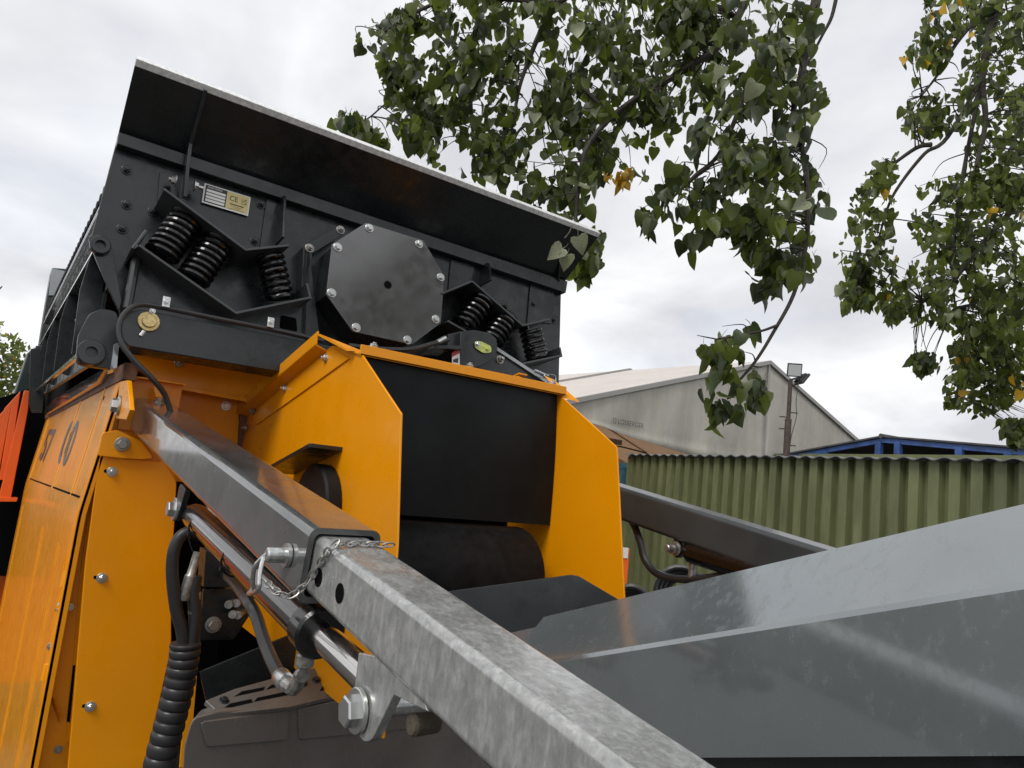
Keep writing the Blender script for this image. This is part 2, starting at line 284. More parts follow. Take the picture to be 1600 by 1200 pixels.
# ================================================================ THE SCREENING MACHINE
mach = thing('screening_machine', (0.9, 2.4, 0), 'amber and dark grey screening machine with sprung screen box, rubber flap and telescopic arms', 'machine')
EX = V((1, 0, 0)); EW = V((0, math.sin(A9), math.cos(A9))); EN = V((0, -math.cos(A9), math.sin(A9)))
BX = LAT(2.04)
def screen_box():
    P = BX.at
    fp = plate('screen_box_front', BX, [(184, 213), (140, 382), (150, 402), (186, 486), (190, 525), (873, 612), (877, 452), (880, 443)], 0.012, 'anthracite_paint', mach, 0, 0.002)
    sub = fp
    XL, XR = P(184, 213).x, P(880, 443).x
    # body behind the front plate: floor, back and right wall, so that the box is a box
    z0, z1 = P(873, 612).z, P(184, 213).z; y0 = 2.2
    body = MB()
    for x, zt in ((XL+0.035, 2.565), (XR-0.016, 2.68)): body.prism([V((x, 2.14, 2.28)), V((x, 4.9, 2.28)), V((x, 4.9, zt)), V((x, 2.17, zt))], (0.012, 0, 0))
    body.prism([V((XL+0.05, 2.13, 2.30)), V((XL+0.05, 4.9, 2.30)), V((XR-0.02, 4.9, 2.30)), V((XR-0.02, 2.13, 2.30))], (0, 0, 0.012))
    body.build('screen_box_body', 'anthracite_paint', mach, 0.002)
    # flared hopper sheet above the fold
    F1, F2 = P(184, 213), P(880, 443)
    T1 = XP(XL).at(213, 92); T2 = XP(XR).at(938, 365)
    nrm = (F2-F1).cross(T1-F1).normalized()
    if nrm.y > 0: nrm = -nrm
    fl = MB().prism([F1, F2, T2, T1], -nrm*0.008).build('hopper_sheet', 'anthracite_paint', mach, 0.0015)
    up = (T1-F1).normalized()
    MB().prism([T1-up*0.018+nrm*0.002, T2-up*0.016+nrm*0.002, T2+up*0.002+nrm*0.002, T1+up*0.002+nrm*0.002], -nrm*0.03).build('edge_strip', 'sky_sheen_edge', fl, 0.002)
    # inside faces of the hopper
    MB().prism([F2, T2, T2+V((0, 1.6, -0.05)), F2+V((0, 1.6, -0.25))], (-0.008, 0, 0)).build('side_sheet', 'anthracite_paint', fl)
    MB().prism([F1, T1, T1+V((0.02, 0.16, -0.06)), F1+V((0.02, 0.08, -0.02))], (0.008, 0, 0)).build('side_sheet', 'anthracite_paint', fl)
    # ledge under the fold
    MB().prism([P(183, 213, 0.0), P(880, 443, 0.0), P(877, 461, 0.0), P(180, 232, 0.0)], EN*0.028).build('ledge', 'anthracite_paint', fl, 0.003)
    # right rib and slanting stay on the sheet
    for (a, b, w) in (((879, 350), (868, 434), 0.03),):
        pl = Plane(F1, nrm); p, q = pl.at(*a), pl.at(*b)
        MB().prism([p-EX*0.004, q-EX*0.004, q-EX*0.004+nrm*w, p-EX*0.004+nrm*0.006], EX*0.008).build('rib', 'anthracite_paint', fl, 0.001)
    pl = Plane(F1, nrm); a, b, c = pl.at(321, 140, 0.006), pl.at(297, 225, 0.02), P(288, 309, 0.045)
    wv = EX*0.012; st = MB()
    st.sweep([a, b, P(292, 262, 0.06), c], [(-0.0045, -0.014), (0.0045, -0.014), (0.0045, 0.014), (-0.0045, 0.014)], up=EN)
    st.build('stay_bar', 'anthracite_paint', fl, 0.001)
    bolt(P(275, 283, 0.045), -EX, 0.011, fl, 'dull_steel', 0.6); bolt(P(303, 290, 0.045), EX, 0.011, fl, 'zinc', 1.2)
    # black bolts on the plate
    for u, v in ((198, 266), (198, 320), (191, 358), (260, 293), (292, 305), (239, 331), (408, 320), (398, 377), (860, 452), (832, 476), (864, 500), (845, 440)):
        bolt(P(u, v), EN, 0.0095, fp, 'anthracite_paint', 0.5)
    # doubler plates behind the name plate
    for poly in ([(250, 268), (284, 276), (272, 330), (246, 322)], [(417, 310), (444, 318), (440, 386), (406, 388)], [(705, 405), (742, 415), (735, 445), (700, 462)], [(830, 430), (868, 440), (862, 505), (824, 505)]):
        plate('doubler_plate', BX, poly, 0.004, 'anthracite_paint', fp, 0.006, 0.001)
    for (a, b) in (((436, 312), (428, 384)), ((752, 415), (748, 448))):      # upright gusset fins
        p, q = P(*a), P(*b)
        MB().prism(rounded([p, q, q+EN*0.075, p+EN*0.045], [0, 0, 0.0, 0.03]), EX*0.007).build('gusset', 'anthracite_paint', fp, 0.001)
    # triangular sub frame under the springs (stands 6 cm proud) with its weld post
    plate('spring_bracket', BX, [(217, 390), (369, 493), (480, 470), (478, 535), (200, 500), (200, 470)], 0.05, 'anthracite_paint', fp, 0.05, 0.002)
    plate('window_recess', BX, [(439, 492), (463, 497), (465, 518), (437, 512)], 0.003, 'dark_void', fp, 0.0525, 0.001, r=0.006)
    p, q = P(215, 392, 0.055), P(199, 482, 0.055)
    MB().tube([p, q], 0.011, 8).build('weld_post', 'grey_arm_paint', fp)
    # spring seats: bent flat bars, 12 cm deep
    def seat(px, d0, d1, t=0.007):
        a = [P(u, v, d1) for u, v in px]
        mb = MB()
        for i in range(len(a)-1):
            s = (a[i+1]-a[i]).normalized(); n = EN.cross(s).normalized()
            if n.z < 0: n = -n
            mb.prism([a[i]-s*0.001, a[i+1]+s*0.001, a[i+1]+s*0.001+n*t, a[i]-s*0.001+n*t], -EN*(d1-d0))
        mb.build('spring_seat', 'grey_arm_paint', fp, 0.0015)
    seat([(256, 297), (384, 392), (452, 385)], 0.0, 0.135)
    seat([(210, 389), (217, 385), (369, 491), (484, 467), (478, 443)], 0.0, 0.125)
    seat([(231, 361), (210, 389)], 0.05, 0.125)
    seat([(692, 460), (738, 441), (817, 510), (860, 500)], 0.0, 0.12)
    seat([(700, 503), (786, 552), (816, 570), (877, 557), (874, 543)], 0.0, 0.12)
    # coil springs
    def spring(a, b, rad, wire, turns):
        a, b = P(*a, 0.075), P(*b, 0.075); t = (b-a).normalized(); x = t.orthogonal().normalized(); y = t.cross(x); L = (b-a).length; pts = []
        n = int(turns*18)
        for i in range(n+1):
            g = 2*math.pi*turns*i/n; pts.append(a+t*L*i/n+(x*math.cos(g)+y*math.sin(g))*rad)
        MB().tube(pts, wire, 8).build('coil_spring', 'black_gloss', fp)
    spring((298, 334), (250, 402), 0.037, 0.0076, 8.5); spring((346, 373), (299, 440), 0.037, 0.0076, 8.5); spring((420, 397), (437, 468), 0.034, 0.0072, 7)
    spring((757, 466), (722, 512), 0.037, 0.0075, 6.5); spring((795, 492), (765, 535), 0.037, 0.0075, 6.5); spring((828, 513), (840, 563), 0.034, 0.0072, 6.5)
    # vibrator housing with eight-sided cover
    OC = [(572, 347.6), (662, 375.5), (694.4, 431), (689, 504.5), (644, 538.4), (551, 518), (509.6, 459.5), (518.6, 381.5)]
    plate('vibrator_housing', BX, [(u+(606-u)*0.03, v+(445-v)*0.03) for u, v in OC], 0.11, 'anthracite_paint', mach, 0.108, 0.002)
    oc = [BX.at(u, v, 0.115) for u, v in OC]; cover = MB().prism(oc, -EN*0.006).build('octagonal_cover', 'gloss_anthracite', mach, 0.0015)
    for u, v in ((577, 356.6), (654.5, 381.5), (688.4, 433.4), (680.6, 499), (636.5, 531.5), (556.4, 512), (518, 458), (527.6, 386.6)): bolt(BX.at(u, v, 0.115), EN, 0.0095, cover)
    c = BX.at(606, 445, 0.1155); MB().lathe(c, EN, [(0, 0.0125), (0.0004, 0.0125)], 20).build('hole', 'dark_void', cover)
    plate('housing_flange', BX, [(476, 383), (533, 352), (541, 362), (520, 377), (488, 396), (481, 470), (470, 462)], 0.008, 'anthracite_paint', fp, 0.05, 0.001)
    for u, v in ((483.5, 388), (532, 359.6)): bolt(BX.at(u, v, 0.05), EN, 0.0095, fp, 'dull_steel', 0.6)
    plate('housing_side', BX, [(474, 385), (482, 380), (500, 530), (470, 520)], 0.05, 'anthracite_paint', fp, 0.05, 0.001)
    # name plate
    npx = [(320, 286), (391, 307.5), (387.5, 337.5), (315, 316)]
    o = BX.at(315, 316, 0.0085); w = (BX.at(387.5, 337.5, 0.0085)-o).length; h = (BX.at(320, 286, 0.0085)-o).length
    ey = (BX.at(320, 286, 0.0085)-o).normalized(); ex = (BX.at(387.5, 337.5, 0.0085)-o).normalized()
    pl_ = MB().prism([o, o+ex*w, o+ex*w+ey*h, o+ey*h], -EN*0.002).build('name_plate', 'plate_white', fp)
    def rect(nm, x0, y0, x1, y1, mat, d): MB().prism([o+ex*w*a+ey*h*b+EN*d for a, b in ((x0, y0), (x1, y0), (x1, y1), (x0, y1))], -EN*0.0003).build(nm, mat, pl_, 0, smooth=0)
    rect('black_field', 0.03, 0.08, 0.49, 0.95, 'plate_black', 0.0005); rect('gold_field', 0.49, 0.07, 0.975, 0.95, 'plate_gold', 0.0005)
    for i in range(4): rect('white_field', 0.06, 0.13+i*0.165, 0.465, 0.25+i*0.165, 'plate_white', 0.001)
    rect('black_bar', 0.58, 0.33, 0.88, 0.38, 'plate_black', 0.001)
    text('maker_text', 'ARACTINGA', o+ex*w*0.07+ey*h*0.815+EN*0.0006, ex, ey, h*0.09, 'plate_white', pl_, sx=0.92)
    text('ce_mark', 'CE', o+ex*w*0.55+ey*h*0.52+EN*0.0006, ex, ey, h*0.26, 'plate_black', pl_, sx=0.9)
    text('ukca_mark', 'UK', o+ex*w*0.81+ey*h*0.65+EN*0.0006, ex, ey, h*0.14, 'plate_black', pl_); text('ukca_mark', 'CA', o+ex*w*0.81+ey*h*0.48+EN*0.0006, ex, ey, h*0.14, 'plate_black', pl_)
    for k, (x0, x1) in enumerate(((0.60, 0.86), (0.66, 0.80), (0.56, 0.90))): rect('print_line', x0, 0.25-0.07*k, x1, 0.262-0.07*k, 'plate_black', 0.001)
    # left side of the box, seen along its length
    xo = XL-0.005; xi = XL+0.035; L = 2.6
    def rail(z, y0, x, t=0.006, mt='mid_grey_paint', wd=0.04): MB().prism([V((x, y0, z)), V((x, y0+L, z)), V((x+wd, y0+L, z)), V((x+wd, y0, z))], (0, 0, t)).build('side_rail', mt, fp, 0.001)  # lighter paint stands in for sky reflections on the rail edges
    rail(2.525, 2.19, xo); rail(2.495, 2.19, xo-0.004); rail(2.375, 2.17, xo-0.003, 0.008); rail(2.09, 2.11, xo-0.002, 0.012, 'mid_grey_paint', 0.01)
    MB().prism([V((xi, 2.17, 2.09)), V((xi, 4.8, 2.09)), V((xi, 4.8, 2.37)), V((xi, 2.17, 2.37))], (0.008, 0, 0)).build('side_web', 'anthracite_paint', fp)
    kn = MB(); kn.lathe((0, 0, 0), (-1, 0, 0), [(0, 0.010), (0.03, 0.010), (0.032, 0.015), (0.045, 0.015), (0.048, 0.010)], 10); km = kn.mesh('tension_knob', 'black_rubber')
    for i in range(30):
        o2 = bpy.data.objects.new('tension_knob', km); o2.location = V((XL+0.046, 2.22+i*0.085, 2.585)); link(o2, fp)
    for i in range(12): bolt(V((xi, 2.3+i*0.2, 2.44)), -EX, 0.012, fp, 'zinc', 0.8); bolt(V((xi, 2.42+i*0.2, 2.28)), -EX, 0.009, fp, 'dull_steel', 0.6)
    for yy in (2.22, 2.9, 3.6, 4.3): MB().prism([V((xi, yy, 2.375)), V((xo-0.003, yy, 2.375)), V((xo-0.012, yy, 2.28)), V((xo-0.004, yy, 2.11)), V((xi, yy, 2.10))], (0, 0.008, 0)).build('side_gusset', 'anthracite_paint', fp, 0.001)
    # hook lugs with bushes
    lug = LAT(1.99)
    plate('lifting_lug', lug, [(138, 372), (145, 366), (158, 366), (172, 376), (178, 400), (190, 470), (186, 486), (150, 404)], 0.012, 'anthracite_paint', mach, 0, 0.001, r=0.006)
    def bush(nm, pl, u, v, r0, r1, h, mat='anthracite_paint', par=None):
        c = pl.at(u, v); MB().lathe(c, pl.n, [(0, r0), (h, r0), (h+0.002, r0-0.002), (h+0.002, r1), (h-0.008, r1), (h-0.008, 0.0005)], 28).build(nm, mat, par or mach)
    bush('bush', lug, 156, 385, 0.0235, 0.012, 0.012)
    lp = plate('pivot_lug', LAT(1.97), [(119, 566), (122, 523), (139, 490), (160, 482), (182, 486), (191, 520), (187, 538), (176, 577), (135, 571)], 0.02, 'anthracite_paint', mach, 0, 0.002, r=0.012)
    bush('bush', LAT(1.97), 142, 552, 0.031, 0.0135, 0.012, par=lp)
    plate('lug_end', LAT(1.97), [(178, 538), (187, 535), (183, 575), (172, 578)], 0.05, 'mid_grey_paint', lp, 0.004, 0.001)
screen_box()
def pivot_bar():
    bar = LAT(1.90)
    pb = plate('pivot_bar', bar, [(201, 541), (193, 532), (188, 514), (192, 496), (202, 485), (216, 482), (400, 518), (530, 543), (530, 596), (425, 579)], 0.07, 'anthracite_paint', mach, 0, 0.003, r=0.004)
    c = bar.at(232, 503)
    MB().lathe(c, bar.n, [(0, 0.0245), (0.006, 0.0245), (0.007, 0.0235), (0.007, 0.0165), (0.012, 0.0160), (0.013, 0.015), (0.013, 0.001)], 30).build('pivot_pin', 'gold_zinc', pb)
    MB().tube([c+bar.n*0.004+V((-0.006, 0, -0.024)), c+bar.n*0.008+V((-0.013, 0, -0.040))], 0.005, 8).build('grease_nipple', 'zinc', pb)
    bolt(c+bar.n*0.004+V((0.004, 0, 0.027)), bar.n, 0.005, pb)
    def C_(u, v, o=0.012): return bar.at(u, v, o)
    pts = [C_(505, 533), C_(430, 516), (C_(330, 496)), C_(262, 482), C_(224, 476), C_(205, 481, 0.02), C_(190, 497, 0.025), C_(186, 520, 0.03), C_(193, 541, 0.04), C_(212, 566, 0.05), C_(238, 592, 0.05), C_(258, 618, 0.03), C_(268, 650, 0.02)]
    MB().tube(spline(pts, 6), 0.0065, 8).build('cable', 'hose_rubber', mach)
    for u, v in ((260, 472), (423, 504)):
        p = bar.at(u, v, 0.02); cl = MB(); cl.box(p, 0.018, 0.006, 0.028, EX, bar.n, EW); o = cl.build('cable_clamp', 'zinc', mach, 0.002); bolt(p+bar.n*0.003, bar.n, 0.005, o)
    # catch bracket at the right
    B = LAT(1.86)
    cb = plate('catch_bracket', B, [(720, 518), (741, 515), (766, 520), (776, 529), (778, 546), (772, 560), (752, 572), (738, 576), (718, 572)], 0.09, 'anthracite_paint', mach, 0, 0.003, r=0.006)
    plate('bracket_side', B, [(700, 522), (722, 517), (722, 573), (700, 552)], 0.05, 'anthracite_paint', cb, -0.02, 0.002)
    plate('bracket_shelf', B, [(678, 539), (722, 540), (722, 546), (677, 544)], 0.09, 'anthracite_paint', cb, 0.02, 0.001)
    plate('latch_plate', B, [(742, 533), (752, 533), (768, 541), (768, 551), (756, 552), (743, 544)], 0.004, 'passivated_green', cb, 0.006, 0.001, r=0.008)
    bolt(B.at(746, 538, 0.006), B.n, 0.0065, cb); bolt(B.at(761, 545, 0.006), B.n, 0.006, cb, 'passivated_green')
    MB().prism([B.at(706, 558, 0.001), B.at(718, 552, 0.001), B.at(718, 572, 0.001), B.at(706, 569, 0.001)], B.n*0.001).build('warning_sticker', 'plate_white', cb)
    MB().prism([B.at(706, 551, 0.001), B.at(718, 545, 0.001), B.at(718, 552, 0.001), B.at(706, 558, 0.001)], B.n*0.001).build('warning_sticker', 'sticker_red', cb)
    MB().prism([B.at(708, 562, 0.0022), B.at(716, 559, 0.0022), B.at(716, 567, 0.0022), B.at(708, 566, 0.0022)], B.n*0.0004).build('sticker_pictogram', 'plate_black', cb)
    ar = LAT(1.9)
    plate('catch_arm', ar, [(774, 543), (784, 548), (862, 600), (858, 612), (800, 598), (745, 574)], 0.02, 'anthracite_paint', cb, 0, 0.002)
    plate('catch_arm_edge', ar, [(774, 540), (864, 599), (862, 604), (774, 546)], 0.02, 'mid_grey_paint', cb, 0.008, 0.001)
    bolt(ar.at(781, 562, 0.0), ar.n, 0.010, cb, 'dull_steel', 1.0); 
    a, b = ar.at(835, 579, 0.03), ar.at(856, 588, 0.03); MB().tube([a, b], 0.006, 8).build('lynch_pin', 'zinc', cb)
    MB().tube(spline([ar.at(850, 592, 0.03), ar.at(851, 586, 0.035), ar.at(860, 585, 0.035), ar.at(868, 588, 0.03), ar.at(868, 598, 0.03)], 5), 0.0012, 6).build('pin_clip', 'zinc', cb)
    h = [B.at(700, 531, 0.03), B.at(676, 537, 0.05), B.at(640, 546, 0.05), B.at(590, 545, 0.03), B.at(545, 540, 0.02)]
    MB().tube(spline(h, 6), 0.007, 8).build('cable', 'hose_rubber', cb); MB().tube([B.at(683, 535, 0.045), B.at(696, 528, 0.045)], 0.0075, 8).build('cable_end', 'zinc', cb)
pivot_bar()
# ---------------------------------------------------------------- amber chute, flap and drum
GL, GR = XP(0.62), XP(1.18)
def chute():
    g = GL.at; t = 0.005
    gl = MB().prism([g(*p) for p in ((560, 546), (626, 646), (625.5, 660), (620, 850))]+[V((0.62, 1.17, 1.45)), V((0.62, 2.3, 1.45)), g(387, 648), g(518, 540)], (t, 0, 0)).build('chute_side', 'yellow_paint', mach, 0.0015)
    a, b, c, d = g(515, 521), g(387, 630), g(392, 652), g(521, 543)
    mb = MB(); ox = V((-0.03, 0, 0))
    mb.prism([a+ox, b+ox, b+ox+V((0, 0, -0.035)), a+ox+V((0, 0, -0.035))], (0.004, 0, 0)); mb.prism([a+ox+V((0, 0, -0.035)), b+ox+V((0, 0, -0.035)), b+V((0, 0, -0.045)), a+V((0, 0, -0.045))], (0, 0, 0.004))
    mb.build('chute_lip', 'yellow_paint', gl, 0.001)
    plate('lip_angle', GL, [(393, 650), (519, 543), (545, 560), (400, 664)], 0.004, 'yellow_paint', gl, 0.004, 0.0008)
    for u, v in ((510, 560), (446, 607)): bolt(GL.at(u, v, 0.004), -EX, 0.008, gl, 'zinc', 0.7)
    for u, v in ((396, 643), (384, 669)): bolt(GL.at(u, v, 0.006), -EX, 0.008, gl, 'dull_steel', 0.7)
    # right side
    g2 = GR.at
    gr = MB().prism([g2(*p) for p in ((870, 613), (963, 698), (964, 712), (975, 935))]+[V((1.18, 1.14, 1.45)), V((1.18, 2.3, 1.45)), V((1.18, 2.3, 2.05)), V((1.18, 1.69, 2.2))], (t, 0, 0)).build('chute_side', 'yellow_paint', mach, 0.0015)
    MB().prism([V((1.185, 1.69, 2.21)), V((1.185, 2.3, 2.05)), V((1.215, 2.3, 2.05)), V((1.215, 1.69, 2.21))], (0, 0, -0.004)).build('chute_lip', 'yellow_paint', gr)
    MB().prism([V((1.18, 1.50, 2.150)), V((1.18, 1.56, 2.19)), V((1.215, 1.56, 2.185)), V((1.225, 1.46, 2.125)), V((1.185, 1.48, 2.13))], (0, 0.004, 0.003)).build('lip_ear', 'yellow_paint', gr)
    # cross bar with the rubber flap below it
    y0 = 1.495; z0 = 2.148
    pb = MB(); pb.prism([(0.615, y0-0.02, z0-0.012), (1.19, y0-0.02, z0-0.012), (1.19, y0+0.05, z0+0.003), (0.615, y0+0.05, z0+0.003)], (0, 0, 0.005)); pb.prism([(0.615, y0-0.02, z0-0.012), (1.19, y0-0.02, z0-0.012), (1.19, y0-0.02, z0+0.012), (0.615, y0-0.02, z0+0.012)], (0, 0.005, 0))
    cb = pb.build('cross_bar', 'yellow_paint', mach, 0.001)
    MB().prism([(0.60, 1.52, z0+0.004), (0.62, 1.50, z0+0.004), (0.62, 1.69, z0+0.05), (0.59, 1.69, z0+0.055)], (0, 0, -0.005)).build('corner_flange', 'yellow_paint', cb)
    for x in (0.65, 0.90, 1.155): bolt(V((x, y0-0.005, z0+0.012)), (0, -0.3, 1), 0.0085, cb, 'zinc', 0.4)
    fl = MB(); nu, nv = 16, 12; vs = []; fs = []
    for j in range(nv+1):
        for i in range(nu+1):
            x = 0.628+0.55*i/nu; k = j/nv; z = z0-0.008-0.335*k
            y = 1.487-0.022*k-0.006*math.sin(math.pi*k)+0.004*math.sin(math.pi*i/nu)*k+(0.010*max(0, (i/nu-0.92)/0.08))
            vs.append((x, y, z))
    n = len(vs); vs += [(x, y+0.008, z) for x, y, z in vs]
    w = nu+1
    for j in range(nv):
        for i in range(nu):
            q = [j*w+i, j*w+i+1, (j+1)*w+i+1, (j+1)*w+i]; fs.append(q[::-1]); fs.append([n+a for a in q])
    ring = list(range(w))+[j*w+nu for j in range(1, nv+1)]+[nv*w+i for i in range(nu-1, -1, -1)]+[j*w for j in range(nv-1, 0, -1)]
    for i in range(len(ring)): a, b = ring[i], ring[(i+1) % len(ring)]; fs.append([a, b, n+b, n+a])
    fl.add(vs, fs).build('rubber_flap', 'flap_rubber', mach)
    # head drum with the belt running over it
    c = V((0.64, 1.495, 1.672)); MB().lathe(c, EX, [(0, 0.118), (0.004, 0.122), (0.455, 0.122), (0.462, 0.118), (0.465, 0.10), (0.465, 0.02)], 48).build('head_drum', 'drum_rubber', mach)
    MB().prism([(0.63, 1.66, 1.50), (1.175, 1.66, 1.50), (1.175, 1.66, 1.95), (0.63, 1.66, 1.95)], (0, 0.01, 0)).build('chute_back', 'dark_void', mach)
    # end cap of the drum outside the left plate, with its little roof
    e = GL.at(505, 800); MB().lathe(V((0.618, e.y, e.z)), -EX, [(0, 0.104), (0.028, 0.104), (0.033, 0.099), (0.033, 0.001)], 44).build('drum_end_cap', 'black_rubber', mach)
    r0 = GL.at(535, 705); r1 = GL.at(460, 742); dx = V((-0.075, 0, 0))
    MB().prism(rounded([r0, r0+dx, r1+dx, r1], [0.0, 0.006, 0.006, 0.0]), (0, 0, 0.009)).build('cap_roof', 'anthracite_paint', mach, 0.001)
    # dark skirt plate below the drum
    sk = LAT(1.13)
    plate('skirt_plate', sk, [(700, 924), (893, 898), (905, 900), (966, 936), (985, 1010), (700, 1030)], 0.006, 'anthracite_paint', mach, 0, 0.0015)
chute()
# ---------------------------------------------------------------- frame, door and side cover on the left
def body_left():
    cm = YP(2.22)
    xm = plate('cross_member', cm, [(200, 545), (440, 587), (440, 636), (385, 626), (250, 601), (216, 578)], 0.06, 'yellow_paint', mach, 0, 0.002)
    plate('member_flange', cm, [(200, 540), (440, 582), (440, 588), (200, 546)], 0.02, 'yellow_paint', xm, 0.012, 0.001)
    plate('member_flange', cm, [(248, 597), (386, 622), (387, 628), (250, 603)], 0.02, 'yellow_paint', xm, 0.012, 0.001)
    bolt(cm.at(280, 567), cm.n, 0.009, xm, 'zinc', 0.6)
    bh = plate('bulkhead', YP(2.30), [(235, 590), (372, 615), (376, 760), (235, 760)], 0.005, 'yellow_paint', mach, 0, 0.001)
    bolt(YP(2.30).at(353, 634), (0, -1, 0), 0.010, bh, 'zinc')
    plate('frame_post', YP(2.29), [(376, 626), (394, 632), (392, 740), (370, 740)], 0.04, 'rusty_shaded_steel', mach, 0, 0.001)  # brown colour puts the shadow into this frame post
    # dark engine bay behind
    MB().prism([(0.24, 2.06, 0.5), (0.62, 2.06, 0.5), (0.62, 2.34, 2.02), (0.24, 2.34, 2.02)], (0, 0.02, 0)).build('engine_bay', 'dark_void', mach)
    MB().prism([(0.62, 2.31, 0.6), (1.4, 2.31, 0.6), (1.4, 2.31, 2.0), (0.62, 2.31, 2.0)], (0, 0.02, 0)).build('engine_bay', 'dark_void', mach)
    MB().prism([(0.30, 2.37, 1.9), (0.62, 2.37, 1.9), (0.62, 2.37, 2.32), (0.30, 2.37, 2.32)], (0, 0.02, 0)).build('frame_back', 'rusty_shaded_steel', mach)
    # door
    dr = YP(2.10)
    door = plate('door_panel', dr, [(153, 730), (155, 714), (162, 708), (190, 707), (192, 716), (257, 722), (276, 752), (272, 830), (267, 880), (268, 1013), (243, 1125), (226, 1212), (105, 1212), (107, 1188), (133, 880)], 0.02, 'yellow_paint', mach, 0, 0.0025, r=0.008)
    for u, v in ((175, 737), (159, 903), (141, 1104)):
        bolt(dr.at(u, v), dr.n, 0.0085, door, 'zinc', 0.3)
        p = dr.at(u-10, v-1); MB().prism(rounded([p+V((-0.004, -0.0006, -0.004)), p+V((0.012, -0.0006, -0.004)), p+V((0.012, -0.0006, 0.004)), p+V((-0.004, -0.0006, 0.004))], 0.003), (0, 0.0004, 0)).build('slot', 'dark_void', door)
    # recessed frame between cover and door, with hinges and latch
    fr = YP(2.15)
    fp = plate('door_frame', fr, [(190, 596), (225, 606), (262, 640), (275, 700), (272, 780), (160, 790), (140, 1000), (118, 1215), (40, 1215), (100, 880), (150, 700)], 0.01, 'yellow_paint', mach, 0, 0.001)
    plate('seal_strip', fr, [(146, 738), (151, 738), (131, 900), (109, 1160), (104, 1160), (125, 900)], 0.004, 'yellow_paint', fp, 0.008, 0.001)
    plate('door_gap', fr, [(114, 1040), (118, 1040), (109, 1128), (104, 1128)], 0.002, 'dark_void', fp, 0.0105, 0)
    for u, v in ((101, 905), (71, 1050)):
        p = fr.at(u, v, 0.018); MB().lathe(p+V((0, 0, -0.018)), (0.05, 0, 1), [(0, 0.008), (0.036, 0.008)], 14).build('hinge', 'yellow_paint', fp)
        plate('hinge_leaf', fr, [(u+2, v-14), (u+13, v-12), (u+11, v+8), (u, v+10)], 0.004, 'yellow_paint', fp, 0.012, 0.0008)
    p = fr.at(107, 949, 0.02); MB().tube([p+V((-0.028, -0.012, -0.004)), p+V((0.004, 0, 0))], 0.0035, 8).build('latch', 'zinc', fp); MB().tube([p+V((-0.024, -0.012, 0.010)), p+V((0.002, 0, 0.003))], 0.0035, 8).build('latch', 'zinc', fp); bolt(p+V((0.004, 0.003, 0)), (0, -1, 0), 0.006, fp)
    for u, v in ((80, 1010), (67, 1101), (91, 1171)): bolt(fr.at(u, v, 0.002), (0, -1, 0), 0.0065, fp, 'dull_steel', 0.8)
    MB().prism([fr.at(72, 1075, 0.01), fr.at(78, 1078, 0.03), fr.at(94, 1118, 0.03), fr.at(92, 1130, 0.01)], (0, 0.004, 0)).build('stiffener', 'yellow_paint', fp, 0.001)
    # arm mount plates
    mp = YP(2.085)
    am = plate('arm_mount', mp, [(152, 712), (160, 676), (184, 672), (222, 690), (240, 716), (222, 718), (190, 716)], 0.01, 'yellow_paint', mach, 0.0, 0.002, r=0.006)
    bolt(mp.at(191, 694), mp.n, 0.0125, am, 'dull_steel')
    lp = XP(0.232); q = [lp.at(u, v) for u, v in ((187, 596), (199, 594), (203, 640), (197, 656), (181, 654))]
    MB().prism(q, (0.010, 0, 0)).build('arm_lug', 'yellow_paint', am, 0.002)
    bolt(lp.at(187, 634)-EX*0.001, -EX, 0.0165, am, 'zinc')
    MB().prism([V((0.262, 2.10, 2.065)), V((0.40, 2.10, 2.065)), V((0.40, 2.16, 2.065)), V((0.262, 2.16, 2.065))], (0, 0, 0.004)).build('arm_top_plate', 'yellow_paint', am, 0.001)
    MB().prism([V((0.262, 2.14, 2.07)), V((0.40, 2.14, 2.07)), V((0.40, 2.14, 1.93)), V((0.262, 2.14, 1.93))], (0, 0.004, 0)).build('arm_back_plate', 'yellow_paint', am, 0.001)
    plate('arm_mount_ear', YP(2.09), [(240, 604), (252, 602), (254, 622), (243, 620)], 0.006, 'yellow_paint', am)
    # side cover: a tall sheet folded once, with pressed ribs
    XT, XM = 0.245, 0.203; ya, yb = 2.10, 5.05
    zT, zM, zB = 2.056, 1.711, 0.7
    def cz(k, y): return {0: zT, 1: zM}[k]-(y-ya)*(0.0256 if k == 0 else 0.040)
    a0, a1 = V((XT, ya, zT)), V((XT, yb, cz(0, yb))); b0, b1 = V((XM, ya, zM)), V((XM, yb, cz(1, yb))); c0, c1 = V((0.195, ya, zB)), V((0.195, yb, zB))
    mb = MB(); vs = []; N = 8
    prof = []
    for k in range(N+1): prof.append((a0.lerp(b0, k/N*0.94), a1.lerp(b1, k/N*0.94)))
    d0, d1 = b0.lerp(c0, 0.05), b1.lerp(c1, 0.05); e0, e1 = a0.lerp(b0, 0.94), a1.lerp(b1, 0.94)
    for k in range(1, 6):
        t = k/6; prof.append((e0*(1-t)**2+b0*2*t*(1-t)+d0*t*t, e1*(1-t)**2+b1*2*t*(1-t)+d1*t*t))
    for k in range(1, 9): prof.append((d0.lerp(c0, k/8), d1.lerp(c1, k/8)))
    vs = []
    for p, q in prof: vs += [p, q, p+V((0.012, 0, 0)), q+V((0.012, 0, 0))]
    fs = []
    for i in range(len(prof)-1):
        j = 4*i; k = j+4; fs += [[j, k, k+1, j+1], [j+2, j+3, k+3, k+2], [j, j+2, k+2, k], [j+1, k+1, k+3, j+3]]
    fs += [[0, 1, 3, 2]]
    cov = mb.add(vs, fs).build('side_cover', 'cover_paint', mach, 0.003)
    nn = (b0-a0).cross(a1-a0).normalized(); nn = nn if nn.x < 0 else -nn
